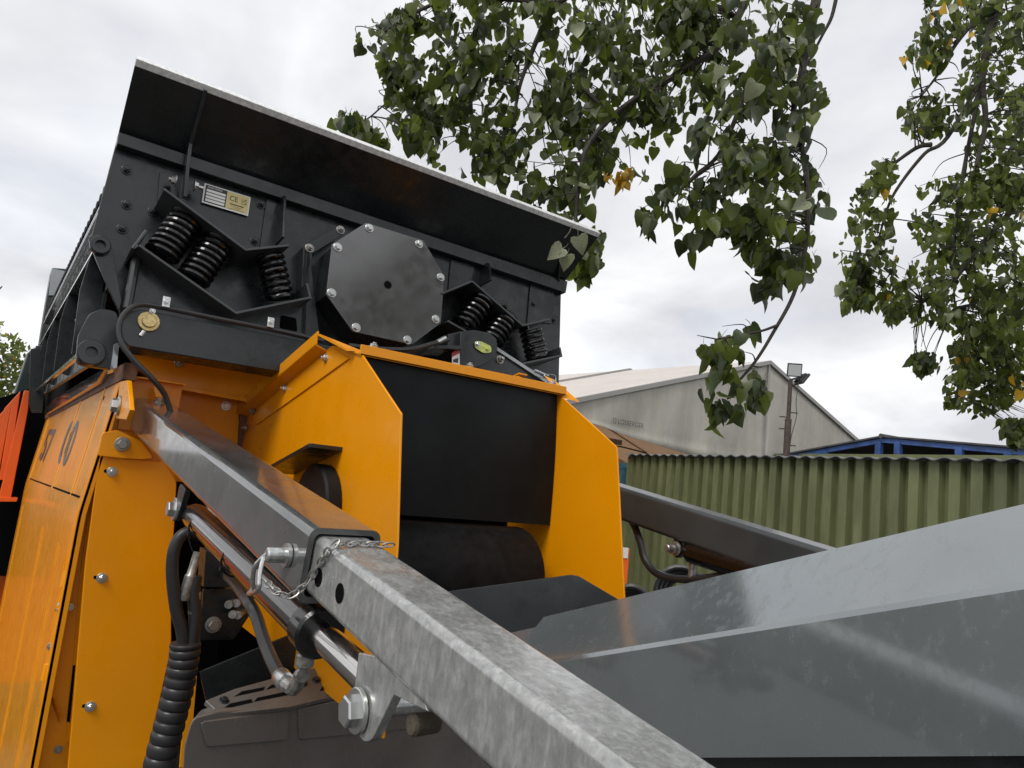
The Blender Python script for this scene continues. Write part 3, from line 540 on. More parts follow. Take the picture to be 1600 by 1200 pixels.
    for s, sh in ((0.16, 0.0), (0.42, 0), (0.92, 0)):
        p, q = a0.lerp(a1, s**1.3), b0.lerp(b1, s**1.3); MB().tube([p+nn*0.0005, p.lerp(q, 0.9)+nn*0.0005], 0.0036, 8).build('rib', 'cover_paint', cov)
        q2 = V((q.x-0.0015, q.y, q.z-0.1)); q3 = V((0.1945, q.y, zB)); MB().tube([q2, q3], 0.0016, 6).build('rib', 'cover_paint', cov); MB().tube([q2+V((0, 0.06, 0)), q3+V((0, 0.06, 0))], 0.0016, 6).build('rib', 'cover_paint', cov)
    for s0, s1 in ((0.05, 0.16), (0.18, 0.42), (0.46, 0.92)):
        p, q = a0.lerp(a1, s0**1.3).lerp(b0.lerp(b1, s0**1.3), 0.88), a0.lerp(a1, s1**1.3).lerp(b0.lerp(b1, s1**1.3), 0.88); MB().tube([p+nn*0.0003, q+nn*0.0003], 0.003, 6).build('slit', 'dark_void', cov)
    dn = (b0-a0).normalized(); exx = V((0, -1, 0))
    for s, ys in (('00', 3.25), ('57', 4.45)):
        t = text('cover_lettering', s, V((XT, ys, cz(0, ys)))+dn*0.225+nn*0.0012, exx, -dn, 0.15, 'decal_grey', cov, sx=2.0 if s == '00' else 2.6, bold=0.02)
    # front return of the cover
    MB().prism([a0, b0, c0, c0+V((0.02, 0, 0)), b0+V((0.02, 0, 0)), a0+V((0.015, 0, 0))], (0, 0.07, 0)).build('cover_return', 'yellow_paint', cov, 0.002)
    # frame rail and rusty edge above the cover
    fr_ = XP(0.222)
    MB().prism([fr_.at(u, v) for u, v in ((166, 573), (72, 632), (70, 648), (150, 598))], (0.04, 0, 0)).build('frame_rail', 'mid_grey_paint', mach, 0.001)
    fe = XP(0.24); MB().prism([fe.at(u, v) for u, v in ((196, 566), (70, 640), (70, 655), (192, 592))], (0.03, 0, 0)).build('frame_edge', 'rusty_shaded_steel', mach, 0.001)
    MB().prism([V((0.29, 2.3, 2.32)), V((0.29, 8.0, 2.32)), V((0.29, 8.0, 1.0)), V((0.29, 2.3, 1.0))], (0.02, 0, 0)).build('frame_inner', 'dark_void', mach)
    hk = XP(0.2); plate('hanger_bracket', YP(4.1), [(48, 545), (62, 545), (70, 600), (66, 645), (50, 645), (45, 630)], 0.02, 'anthracite_paint', mach, 0, 0.001)
body_left()
# ---------------------------------------------------------------- telescopic arms
def rrect(w, h, r, k=4):
    out = []
    for cx, cy, a in ((w/2-r, h/2-r, 0), (-w/2+r, h/2-r, 90), (-w/2+r, -h/2+r, 180), (w/2-r, -h/2+r, 270)):
        out += [(cx+r*math.cos(math.radians(a+90*i/k)), cy+r*math.sin(math.radians(a+90*i/k))) for i in range(k+1)]
    return out
AW, AH = 0.090, 0.088
T = V((0.016, -1, -0.1455)).normalized(); TS = V((1, 0.016, 0)).normalized(); TV = T.cross(TS); TV = TV if TV.z > 0 else -TV
def arm(top_left, L0, L1, first):
    """square outer tube with a lighter tube sliding in it; top_left is the upper left edge at the root"""
    c = V(top_left)+TS*AW/2-TV*AH/2
    mb = MB(); o = rrect(AW, AH, 0.012); i = rrect(AW-0.014, AH-0.014, 0.007); n = len(o); vs = []
    for p in (c, c+T*L0):
        for pr in (o, i): vs += [p+TS*a+TV*b for a, b in pr]
    fs = []
    for k in range(n):
        q = (k+1) % n; fs += [[k, q, 2*n+q, 2*n+k], [n+q, n+k, 3*n+k, 3*n+q], [2*n+k, 2*n+q, 3*n+q, 3*n+k], [q, k, n+k, n+q]]
    fs = [f[::-1] for f in fs]
    outer = mb.add(vs, fs).build('arm_tube', 'wet_grey_tube' if first else 'grey_arm_paint', mach)
    MB().add([c+T*0.01+TS*a+TV*b for a, b in i], [list(range(n))]).build('tube_end', 'wet_grey_tube', outer)
    pr = rrect(AW-0.020, AH-0.020, 0.009, 5); st = c+T*(L0-0.35)
    k = 24; vs = []; fs = []
    m = len(pr)
    for j in range(k+1): vs += [st+T*(L1*j/k)+TS*a+TV*b for a, b in pr]
    for j in range(k):
        for a in range(m): b = (a+1) % m; fs.append([j*m+b, j*m+a, (j+1)*m+a, (j+1)*m+b])
    fs += [list(range(m)), [k*m+a for a in range(m)][::-1]]
    inner = MB().add(vs, fs).build('sliding_tube', 'galvanised', mach)
    for o_ in (outer, inner): w_ = o_.modifiers.new('flat faces', 'WEIGHTED_NORMAL'); w_.keep_sharp = True; w_.weight = 100
    return c, outer, inner
XA = XP(0.293)
c1, o1, i1 = arm(V((0.294, 1.92, 1.986))-T*0.235, 1.345, 1.80, True)
c2, o2, i2 = arm(V((1.413, 1.92, 1.983))-T*0.16, 1.46, 1.5, False)
def left_face(t, dv, ds=0.0): return c1+T*t-TS*(AW/2+ds)+TV*dv
def arm_fittings():
    side = Plane(c1-TS*AW/2, -TS)
    inn = Plane(c1-TS*(AW/2-0.010), -TS)
    # peg holes in the sliding tube
    for u, v in ((498, 902), (531, 927), ):
        MB().lathe(inn.at(u, v)-TS*0.0003, -TS, [(0, 0.0105), (0.0003, 0.0105)], 20).build('peg_hole', 'dark_void', i1)
    bolt(c1+T*0.07+TV*(AH/2)+TS*0.005, TV, 0.010, o1, 'dull_steel')
    # hitch pin with clip and chain
    p = side.at(452, 868)
    pin = MB().lathe(p, -TS, [(-0.05, 0.007), (0.001, 0.007), (0.001, 0.014), (0.006, 0.014), (0.006, 0.009), (0.026, 0.009), (0.028, 0.007), (0.028, 0.001)], 20).build('hitch_pin', 'zinc', mach)
    out = -TS*0.024
    a = p+out; q1 = side.at(394, 920, 0.026); q2 = side.at(404, 918, 0.034)
    MB().tube(spline([a+TV*0.004, a.lerp(q1, 0.5)-TS*0.008+TV*0.006, q1, q1-TV*0.006-TS*0.003, q2-TV*0.002, q2.lerp(a, 0.45)-TS*0.004, a-TV*0.003-TS*0.006], 8), 0.0028, 8).build('clip_wire', 'zinc', pin)
    path = spline([side.at(412, 905, 0.03), side.at(433, 925, 0.026), side.at(455, 930, 0.012), side.at(478, 912, 0.0), inn.at(497, 885, 0.004), inn.at(512, 862, 0.005)], 10)
    topc = Plane(c1+TV*(AH/2-0.010), TV); path += spline([topc.at(524, 850, 0.005), topc.at(560, 849, 0.004), topc.at(600, 851, 0.004), topc.at(622, 852, 0.003)], 10)
    L = [0]
    for i in range(1, len(path)): L.append(L[-1]+(path[i]-path[i-1]).length)
    def pos(s):
        for i in range(1, len(path)):
            if L[i] >= s: t = (s-L[i-1])/max(1e-9, L[i]-L[i-1]); return path[i-1].lerp(path[i], t), (path[i]-path[i-1]).normalized()
        return path[-1], (path[-1]-path[-2]).normalized()
    pitch = 0.0105; n = int(L[-1]/pitch); oval = [(0.0078*math.cos(2*math.pi*k/12), 0.0038*math.sin(2*math.pi*k/12)) for k in range(12)]
    mb = MB(); mb.tube([V((x, y, 0)) for x, y in oval], 0.0011, 5, closed=True, up=(0, 0, 1)); me = mb.mesh('chain_link', 'dull_steel')
    for k in range(n):
        c, t = pos((k+0.5)*pitch); s = t.cross(V((0, 0, 1))).normalized(); w = s.cross(t); g = math.radians(45+90*(k % 2))
        y = s*math.cos(g)+w*math.sin(g); z = t.cross(y); o = bpy.data.objects.new('chain_link', me)
        o.matrix_basis = Matrix(((t.x, y.x, z.x, c.x), (t.y, y.y, z.y, c.y), (t.z, y.z, z.z, c.z), (0, 0, 0, 1))); link(o, pin)
    # hydraulic ram under the arm
    def ram(cc, A, B, Cc, par_inner, fit):
        ax = (B-A).normalized()
        br = MB().lathe(A, ax, [(-0.02, 0.018), (-0.012, 0.0235), (0.0, 0.0245), ((B-A).length, 0.0245)], 32).build('ram_barrel', 'cylinder_paint', mach)
        MB().lathe(B-ax*0.012, ax, [(0, 0.0250), (0.003, 0.030), (0.030, 0.030), (0.034, 0.027), (0.034, 0.015)], 32).build('ram_gland', 'black_gloss', br)
        MB().lathe(B, ax, [(0, 0.0165), ((Cc-B).length, 0.0165)], 28).build('ram_rod', 'chrome_rod', mach)
        return br, ax
    rp = XP(0.345)
    A, B, Cc = rp.at(307, 808), rp.at(492, 982), rp.at(590, 1078)
    br, ax = ram(c1, A, B, Cc, i1, True)
    for u, v in ((318, 824), (372, 876)):
        q = rp.at(u, v); s = ax.orthogonal().normalized(); y = ax.cross(s); MB().tube([q+(s*math.cos(k*math.pi/8)+y*math.sin(k*math.pi/8))*0.0255 for k in range(16)], 0.0017, 6, closed=True).build('cable_tie', 'black_rubber', br)
        h = q+V((-0.024, -0.005, -0.012)); MB().box(h, 0.006, 0.008, 0.006).build('tie_head', 'black_rubber', br); MB().tube(spline([h, h+V((0.002, -0.004, -0.015)), h+V((0.01, -0.008, -0.032))], 4), 0.0012, 5).build('tie_tail', 'black_rubber', br)
    # upper clevis
    sp = Plane(c1-TS*0.030, -TS); pu = sp.at(275, 796)
    MB().prism(rounded([pu+TV*0.05-T*0.012, pu+TV*0.05+T*0.045, pu-TV*0.012+T*0.022, pu-TV*0.022+T*0.004, pu-TV*0.012-T*0.014], 0.012), TS*0.010).build('clevis_plate', 'anthracite_paint', o1, 0.001)
    bolt(pu, -TS, 0.0155, o1, 'zinc'); MB().lathe(pu, -TS, [(-0.08, 0.01), (0.0, 0.01)], 16).build('clevis_pin', 'zinc', o1)
    # lower galvanised lug with its big bolt
    lo = Plane(c1-TS*0.032, -TS)
    lug = MB().prism(rounded([lo.at(u, v) for u, v in ((560, 1020), (553, 1081), (554, 1135), (566, 1160), (580, 1158), (615, 1086), (668, 1112), (640, 1035))], [0, 0, 0.01, 0.008, 0.01, 0, 0, 0]), TS*0.010).build('ram_lug', 'galvanised', i1, 0.001)
    pb = lo.at(560, 1110, 0.002); bolt(pb, -TS, 0.0145, i1, 'zinc'); MB().lathe(pb, -TS, [(-0.07, 0.009), (0.0, 0.009)], 16).build('lug_pin', 'zinc', i1)
    q = lo.at(652, 1132, -0.02); MB().lathe(q, -TS, [(-0.02, 0.009), (0.004, 0.010), (0.007, 0.008), (0.007, 0.001)], 16).build('rubber_stop', 'bark', i1)
    # ram fitting and hoses
    f0 = rp.at(480, 1008); f1 = f0+V((0.0, 0, -0.035)); f2 = rp.at(455, 1075); f3 = rp.at(437, 1055)
    MB().lathe(f0+V((0, 0, 0.012)), (0, 0, -1), [(0, 0.009), (0.022, 0.009), (0.024, 0.011), (0.036, 0.011), (0.038, 0.008)], 14).build('hose_fitting', 'dull_steel', br)
    MB().tube(spline([f1, rp.at(470, 1055), rp.at(462, 1072), f2, rp.at(440, 1062)], 5), 0.0085, 10).build('hose_elbow', 'dull_steel', br); dd = (f3-f2).normalized()
    MB().lathe(rp.at(446, 1066), rp.at(434, 1052)-rp.at(446, 1066), [(0, 0.009), (0.002, 0.0115), (0.02, 0.0115), (0.024, 0.009)], 12).build('hose_ferrule', 'zinc', br)
    MB().tube(spline([rp.at(437, 1056), rp.at(424, 1030), rp.at(412, 1000), rp.at(400, 962), rp.at(384, 935), rp.at(366, 912, -0.05), rp.at(350, 898, -0.12)], 6), 0.0085, 10).build('hydraulic_hose', 'hose_rubber', mach)
    # the same ram under the right arm
    rq = XP(1.455); A2, B2 = rq.at(1085, 862), rq.at(1330, 935)
    ax2 = (B2-A2).normalized(); b2 = MB().lathe(A2, ax2, [(-0.02, 0.022), (-0.01, 0.030), (0, 0.031), ((B2-A2).length, 0.031)], 28).build('ram_barrel', 'black_gloss', mach)
    MB().tube([A2+V((-0.01, 0, 0.034)), B2+V((-0.01, 0, 0.034))], 0.006, 8).build('ram_pipe', 'black_gloss', b2)
    s2 = Plane(c2-TS*0.03, -TS); p2 = s2.at(1058, 857)
    MB().prism(rounded([p2+TV*0.05-T*0.014, p2+TV*0.05+T*0.065, p2-TV*0.005+T*0.030, p2-TV*0.026+T*0.004, p2-TV*0.012-T*0.018], 0.014), TS*0.012).build('clevis_plate', 'anthracite_paint', o2, 0.001)
    MB().lathe(p2, -TS, [(-0.07, 0.011), (0.004, 0.011), (0.004, 0.018), (0.008, 0.018), (0.008, 0.014), (0.02, 0.014), (0.02, 0.009), (0.038, 0.009), (0.04, 0.007), (0.04, 0.001)], 16).build('clevis_pin', 'dull_steel', o2)
    MB().tube(spline([rq.at(960, 805), rq.at(985, 812), rq.at(1000, 845), rq.at(1008, 875), rq.at(1030, 898), rq.at(1070, 905), rq.at(1130, 900), rq.at(1200, 885)], 6), 0.010, 10).build('hydraulic_hose', 'hose_rubber', mach)
    MB().lathe(rq.at(1083, 870), (0, 0, -1), [(0, 0.009), (0.05, 0.009), (0.052, 0.006)], 12).build('hose_fitting', 'dull_steel', b2)
arm_fittings()
def right_panel():
    """side skirt of the feed conveyor, rising towards the viewer"""
    d = V((0, -1, 0.352)).normalized(); f0 = V((0.60, 0.70, 1.698)); t0 = V((0.662, 0.70, 1.7645))
    def L(p, a): return p+d*a
    lo = V((0.60, 0.70, 1.585))
    a0, a1 = -0.13, 1.5
    prof = [t0+V((0.02, 0, -0.004)), t0, t0.lerp(f0, 0.965), f0+V((-0.0004, 0, -0.003)), lo]
    th = [V((0, 0.0, -0.006)), V((0.001, 0, -0.006)), V((0.004, 0, -0.004)), V((0.006, 0, -0.002)), V((0.006, 0, 0))]
    mb = MB(); vs = []
    for a in (a0, a1):
        for p in prof: vs.append(L(p, a))
        for p, q in list(zip(prof, th))[::-1]: vs.append(L(p+q, a))
    n = 10; mb.add(vs, [list(range(n))[::-1], [n+i for i in range(n)]]+[[i, (i+1) % n, n+(i+1) % n, n+i] for i in range(n)])
    pn = mb.build('conveyor_skirt', 'mid_grey_paint', mach, smooth=8)
    q0, q1 = t0+V((-0.01, 0, -0.012)), f0+V((0.012, 0, -0.01)); MB().prism([L(q0, -0.6), L(q1, -0.6), L(q1, -0.1), L(q0, -0.1)], (0.01, 0, -0.01)).build('skirt_joint', 'mid_grey_paint', pn, 0.002)
    MB().prism([L(lo+V((0.012, 0, 0.01)), a0), L(lo+V((0.012, 0, 0.01)), a1), L(lo+V((0.012, 0, -0.16)), a1), L(lo+V((0.012, 0, -0.16)), a0)], (0.5, 0, 0)).build('conveyor_frame', 'anthracite_paint', mach, 0.002)
    r = t0+V((0.42, 0, 0)); MB().prism([L(r, a0), L(r, a1), L(r+V((0.1, 0, -0.074)), a1), L(r+V((0.1, 0, -0.074)), a0)], (0, 0, -0.006)).build('conveyor_skirt', 'mid_grey_paint', mach, 0.002)
right_panel()
def bonnet():
    fx = Plane((0.35, 1.34, 1.4), (0.326, -0.945, 0)); az = V((0.945, 0.326, 0))
    pts = [fx.at(u, v) for u, v in ((284, 1215), (287, 1165), (300, 1122), (342, 1111), (454, 1101), (540, 1081), (760, 1022), (900, 1215))]
    bn = MB().prism(rounded(pts, [0, 0.01, 0.012, 0.004, 0.004, 0.004, 0, 0]), V((0.02, 0.04, 0))).build('engine_bonnet', 'bonnet_plastic', mach, 0.004, 3)
    a = fx.at(400, 1106); tl = Plane(a+V((0, 0, 0.001)), (0.326*0.4, -0.945*0.4, 0.91)); tl.n = tl.n
    lid = plate('vent_lid', tl, [(340, 1112), (321, 1094), (366, 1076), (432, 1058), (504, 1040), (640, 1003), (640, 1056), (540, 1083), (454, 1104), (354, 1115)], 0.01, 'bonnet_plastic', bn, 0, 0.002)
    plate('lid_joint', tl, [(458, 1086), (481, 1052), (484, 1052), (462, 1086)], 0.001, 'dark_void', lid, 0.0015, 0)
    for q in ([(347, 1108), (395, 1097), (393, 1092), (360, 1099)], [(397, 1096), (452, 1085), (454, 1079), (402, 1090)], [(366, 1088), (412, 1078), (414, 1073), (378, 1080)], [(416, 1077), (460, 1066), (462, 1062), (424, 1070)], [(500, 1079), (545, 1069), (548, 1062), (505, 1071)], [(515, 1058), (560, 1048), (562, 1043), (520, 1052)]):
        plate('vent_slot', tl, q, 0.0006, 'dark_void', lid, 0.001, 0)
    for u, v in ((350, 1095), (474, 1068), (494, 1063)): bolt(tl.at(u, v), tl.n, 0.006, lid, 'anthracite_paint')
    for poly in ([(314, 1128), (453, 1109), (450, 1157), (324, 1168)], [(466, 1107), (640, 1070), (640, 1140), (468, 1157)]):
        plate('bonnet_panel', fx, poly, 0.006, 'bonnet_plastic', bn, 0.004, 0.003, r=0.008)
    # fender behind it, dark valve plate and fittings
    wp = YP(1.62); plate('fender_plate', wp, [(312, 1050), (470, 985), (470, 1060), (325, 1110)], 0.006, 'anthracite_paint', mach, 0, 0.001)
    vp_ = YP(1.72)
    vb = plate('valve_plate', vp_, [(318, 920), (398, 920), (398, 950), (365, 1000), (312, 1001)], 0.01, 'anthracite_paint', mach, 0, 0.002)
    bolt(vp_.at(333, 976), (0, -1, 0), 0.012, vb, 'dull_steel')
    plate('valve_block', vp_, [(322, 860), (360, 862), (360, 918), (318, 918)], 0.06, 'anthracite_paint', vb, 0.03, 0.002)
    for u, v in ((366, 940), (372, 955), (380, 956), (378, 938)): MB().lathe(vp_.at(u, v), (-0.5, -0.8, 0), [(0, 0.007), (0.03, 0.007), (0.03, 0.009), (0.04, 0.009), (0.04, 0.004)], 12).build('hose_port', 'dull_steel', vb)
    hp = YP(1.66)
    MB().tube(spline([hp.at(322, 832), hp.at(292, 832), hp.at(275, 850), hp.at(269, 890), hp.at(275, 950), hp.at(284, 985), hp.at(286, 1015), hp.at(280, 1060)], 6), 0.0125, 12).build('hydraulic_hose', 'hose_rubber', mach)
    MB().tube(spline([hp.at(306, 900), hp.at(303, 925), hp.at(305, 965), hp.at(300, 1010), hp.at(294, 1060)], 6), 0.0135, 12).build('hydraulic_hose', 'hose_rubber', mach)
    MB().lathe(hp.at(287, 938), hp.at(300, 893)-hp.at(287, 938), [(0, 0.010), (0.004, 0.012), (0.05, 0.012), (0.054, 0.009), (0.10, 0.008)], 14).build('hose_ferrule', 'dull_steel', vb)
    MB().lathe(hp.at(303, 960), hp.at(306, 925)-hp.at(303, 960), [(0, 0.010), (0.003, 0.012), (0.045, 0.012), (0.05, 0.008)], 14).build('hose_ferrule', 'dull_steel', vb)
    # spiral wrapped hose bundle
    path = spline([hp.at(290, 1004), hp.at(287, 1035), hp.at(279, 1075), hp.at(268, 1120), hp.at(256, 1165), hp.at(244, 1215)], 30); n = len(path); sc = []
    for i in range(n):
        g = (i*0.085) % 1.0; sc.append(0.90+0.10*math.sin(math.pi*min(1, g*1.1))**0.4 if g < 0.9 else 0.88)
    seg = 16; MB().tube(path, 0.031, seg, scale=sc).build('spiral_hose_wrap', 'hose_rubber', mach)
    plate('inner_panel', YP(1.9), [(296, 1010), (312, 1010), (296, 1200), (280, 1200)], 0.004, 'yellow_paint', mach)
bonnet()
def chassis():
    """frame and crawler tracks carrying the machine (below the picture)"""
    MB().box((0.92, 3.6, 0.95), 0.9, 3.6, 0.35).build('chassis_frame', 'anthracite_paint', mach, 0.01)
    for x in (0.45, 1.40):
        a, b, r = V((x, 2.6, 0.33)), V((x, 5.4, 0.33)), 0.33; pts = []
        for k in range(13): g = math.pi/2+math.pi*k/12; pts.append((a.y+r*math.cos(g), a.z+r*math.sin(g)))
        for k in range(13): g = -math.pi/2+math.pi*k/12; pts.append((b.y+r*math.cos(g), b.z+r*math.sin(g)))
        MB().prism([V((x-0.17, yy, zz)) for yy, zz in pts], (0.34, 0, 0)).build('crawler_track', 'black_rubber', mach, 0.01)
        MB().box((x, 4.0, 0.72), 0.2, 1.2, 0.2).build('track_beam', 'anthracite_paint', mach, 0.01)
    MB().box((0.86, 1.6, 0.9), 0.5, 1.9, 0.12).build('drawbar_frame', 'anthracite_paint', mach, 0.01)
chassis()
# ================================================================ THE YARD BEHIND
def green_shed():
    z1 = 2.75
    k = lambda u, v: CAM+ray(u, v)*(0.85/ray(u, v).z)
    a, b = k(985, 712), k(1600, 722); d = (b-a).normalized(); a = V((a.x, a.y, 0)); d.z = 0; d.normalize()
    nrm = V((d.y, -d.x, 0)); nrm = nrm if nrm.dot(CAM-a) > 0 else -nrm
    shed = thing('green_shed', a+d*5, 'olive green corrugated metal shed with wavy grey roof edge', 'shed')
    pitch = 0.285; ribs = 4; depth = 0.10
    per = [(0, 0), (0.52, 0), (0.58, -1), (0.94, -1)]      # fraction of the pitch, depth
    def sheet(i0):
        mb = MB(); pr = []
        for r in range(ribs):
            for f, q in per: pr.append(((i0+r+f)*pitch, q*depth))
        pr.append(((i0+ribs)*pitch-0.001, 0))
        vs = []
        for x, q in pr: p = a+d*(x-0.05)+nrm*q; vs += [V((p.x, p.y, 0)), V((p.x, p.y, z1))]
        n = len(vs); vs += [v-nrm*0.004 for v in vs]; fs = []
        for i in range(len(pr)-1):
            j = 2*i; fs += [[j, j+2, j+3, j+1], [n+j, n+j+1, n+j+3, n+j+2]]
        mb.add(vs, fs).build('wall_sheet', 'olive_sheet', shed, smooth=0)
    for i in range(11): sheet(i*ribs)
    L = 11*ribs*pitch
    # corrugated roof sheets oversailing the wall
    up = (-nrm+V((0, 0, -0.03))).normalized()
    for s in range(11):
        mb = MB(); vs = []; n = 4*12+1
        for i in range(n):
            x = (s*ribs+i/12)*pitch-0.05; zz = 0.018*math.cos(2*math.pi*i/12); p = a+d*x+nrm*0.10+V((0, 0, z1+0.025+zz)); vs += [p, p+up*4]
        m = len(vs); vs += [v-V((0, 0, 0.016)) for v in vs]; fs = []
        for i in range(n-1):
            j = 2*i; fs += [[j, j+1, j+3, j+2], [m+j, m+j+2, m+j+3, m+j+1], [j, j+2, m+j+2, m+j]]
        mb.add(vs, fs).build('roof_sheet', 'fibre_cement', shed)
    MB().prism([a-d*0.06+nrm*0.02, a-d*0.02+nrm*0.02, a-d*0.02-nrm*0.1, a-d*0.06-nrm*0.1], (0, 0, z1-0.02)).build('corner_post', 'olive_sheet', shed)
    MB().prism([a-d*0.05-nrm*0.05, a-d*0.05-nrm*4, a-d*0.045-nrm*4, a-d*0.045-nrm*0.05], (0, 0, z1)).build('end_wall', 'olive_sheet', shed)
    MB().prism([a-nrm*4, a+d*L-nrm*4, a+d*L-nrm*4.02, a-nrm*4.02], (0, 0, z1+0.5)).build('back_wall', 'olive_sheet', shed)
green_shed()
def tent():
    th = math.radians(4); g = V((math.cos(th), math.sin(th), 0)); n = V((g.y, -g.x, 0)); q = V((-g.y, g.x, 0))
    A = CAM+ray(1200, 568)*20; pl = Plane(A, n)
    W_ = 11.0; sl = 0.30; Lf, Rt = A-g*W_-V((0, 0, sl*W_)), A+g*W_-V((0, 0, sl*W_))
    t = thing('marquee', V((A.x, A.y, 0)), 'large pale marquee with stained gable cloth, printed name and white roof', 'tent')
    # gable cloth in two lengths; the left one ends in a sagging hem
    hem = [(1195, 740), (1140, 726), (1090, 713), (1060, 706), (1030, 698), (980, 682), (927, 664), (880, 650), (840, 640)]
    hp = [pl.at(u, v) for u, v in hem]
    top = lambda p: A.z-abs((p-A).dot(g))*sl
    nx, ny = 60, 10
    def cloth(nm, x0, x1, low):
        mb = MB(); vs = []; fs = []
        for i in range(nx+1):
            x = x0+(x1-x0)*i/nx; zt = A.z-abs(x)*sl; zb = min(low(x), zt-0.02)
            for j in range(ny+1):
                k = j/ny; w = 0.05*math.sin(x*3+k*2)*k+0.09*math.exp(-((x+2.4+0.9*(k-0.6))/0.16)**2)*max(0, k-0.25)+0.07*math.exp(-((x+1.9+1.4*(k-0.6))/0.12)**2)*max(0, k-0.35)
                if k > 0.93: w += 0.08
                p = A+g*x+n*(w+0.02); vs.append(V((p.x, p.y, zt+(zb-zt)*k)))
        for i in range(nx):
            for j in range(ny): a = i*(ny+1)+j; fs.append([a, a+1, a+ny+2, a+ny+1])
        o = mb.add(vs, fs).build(nm, 'tent_fabric', t, smooth=60); s = o.modifiers.new('cloth', 'SOLIDIFY'); s.thickness = 0.006; return o
    hx = [((p-A).dot(g), p.z) for p in hp][::-1]
    def low(x):
        for (xa, za), (xb, zb) in zip(hx, hx[1:]):
            if xa <= x <= xb: return za+(zb-za)*(x-xa)/(xb-xa)
        return hx[0][1] if x < hx[0][0] else hx[-1][1]
    gl = cloth('gable_cloth', -W_+0.3, -0.03, low); cloth('gable_cloth', 0.03, W_-0.2, lambda x: 2.6)
    MB().box(V((A.x, A.y, A.z-1.9))+n*0.03, 0.07, 0.05, 3.8, g, n).build('gable_pole', 'alu_beam', t)
    for s in (-1, 1):
        e = A+g*s*W_-V((0, 0, sl*W_)); MB().sweep([A+n*0.04+V((0, 0, 0.03)), e+n*0.04+V((0, 0, 0.03))], [(-0.05, -0.05), (0.05, -0.05), (0.05, 0.05), (-0.05, 0.05)]).build('rafter', 'alu_beam', t)
        D = 25
        for k in range(5):
            a, b = A+q*(k*5), A+q*(k*5+5-0.02); ee = g*s*W_-V((0, 0, sl*W_)); MB().prism([a+V((0, 0, 0.08)), b+V((0, 0, 0.08)), b+ee+V((0, 0, 0.08)), a+ee+V((0, 0, 0.08))], (0, 0, -0.02)).build('roof_panel', 'tent_roof', t)
            MB().sweep([A+q*(k*5+5)+V((0, 0, 0.1)), A+q*(k*5+5)+ee+V((0, 0, 0.1))], [(-0.05, -0.04), (0.05, -0.04), (0.05, 0.04), (-0.05, 0.04)]).build('roof_seam', 'alu_beam', t)
        e0 = A+g*s*W_; MB().prism([V((e0.x, e0.y, 0)), V((e0.x, e0.y, A.z-sl*W_)), V((e0.x, e0.y, A.z-sl*W_))+q*25, V((e0.x, e0.y, 0))+q*25], g*0.02).build('side_wall', 'tent_fabric', t)
    MB().box(V((A.x, A.y, 3.55))+q*0.3-g*5, 10.4, 0.14, 0.16, g, n).build('tie_beam', 'alu_beam', t)
    MB().box(V((A.x, A.y, 3.55))+q*5.3-g*5, 10.4, 0.14, 0.16, g, n).build('tie_beam', 'alu_beam', t)
    MB().prism([V((A.x, A.y, 0))+q*12-g*W_, V((A.x, A.y, 0))+q*12+g*W_, V((A.x, A.y, A.z-sl*W_))+q*12+g*W_, V((A.x, A.y, A.z-0.2))+q*12, V((A.x, A.y, A.z-sl*W_))+q*12-g*W_], q*0.02).build('inner_partition', 'tent_lining', t)
    p = pl.at(965, 662, 0.16); ex = (pl.at(1014, 672, 0.16)-p).normalized(); ex.z = 0; ex.normalize()
    hgt = (pl.at(962, 653, 0.16)-pl.at(962, 663, 0.16)).length*0.82
    text('fabric_print', 'LOSBERGER', p+V((0, 0, 0.0)), ex, (0, 0, 1), hgt, 'tent_print', gl, depth=0.0, sx=1.0)
    b = pl.at(958, 661, 0.16); s_ = hgt
    for (x0, z0, x1, z1) in ((0, 0, 1, 0.12), (0, 0, 0.12, 1), (0, 0.88, 1, 1), (0.88, 0, 1, 1), (0.4, 0.4, 0.9, 0.55)):
        MB().prism([b+ex*s_*x0*0.8+V((0, 0, s_*z0)), b+ex*s_*x1*0.8+V((0, 0, s_*z0)), b+ex*s_*x1*0.8+V((0, 0, s_*z1)), b+ex*s_*x0*0.8+V((0, 0, s_*z1))], n*0.002).build('fabric_emblem', 'tent_print', gl)
    cc = pl.at(935, 695, -2.0); MB().tube(spline([pl.at(960, 697, -2), pl.at(975, 699, -2), pl.at(1010, 708, -2)], 5), 0.02, 6).build('cable', 'lamp_body', t)
tent()
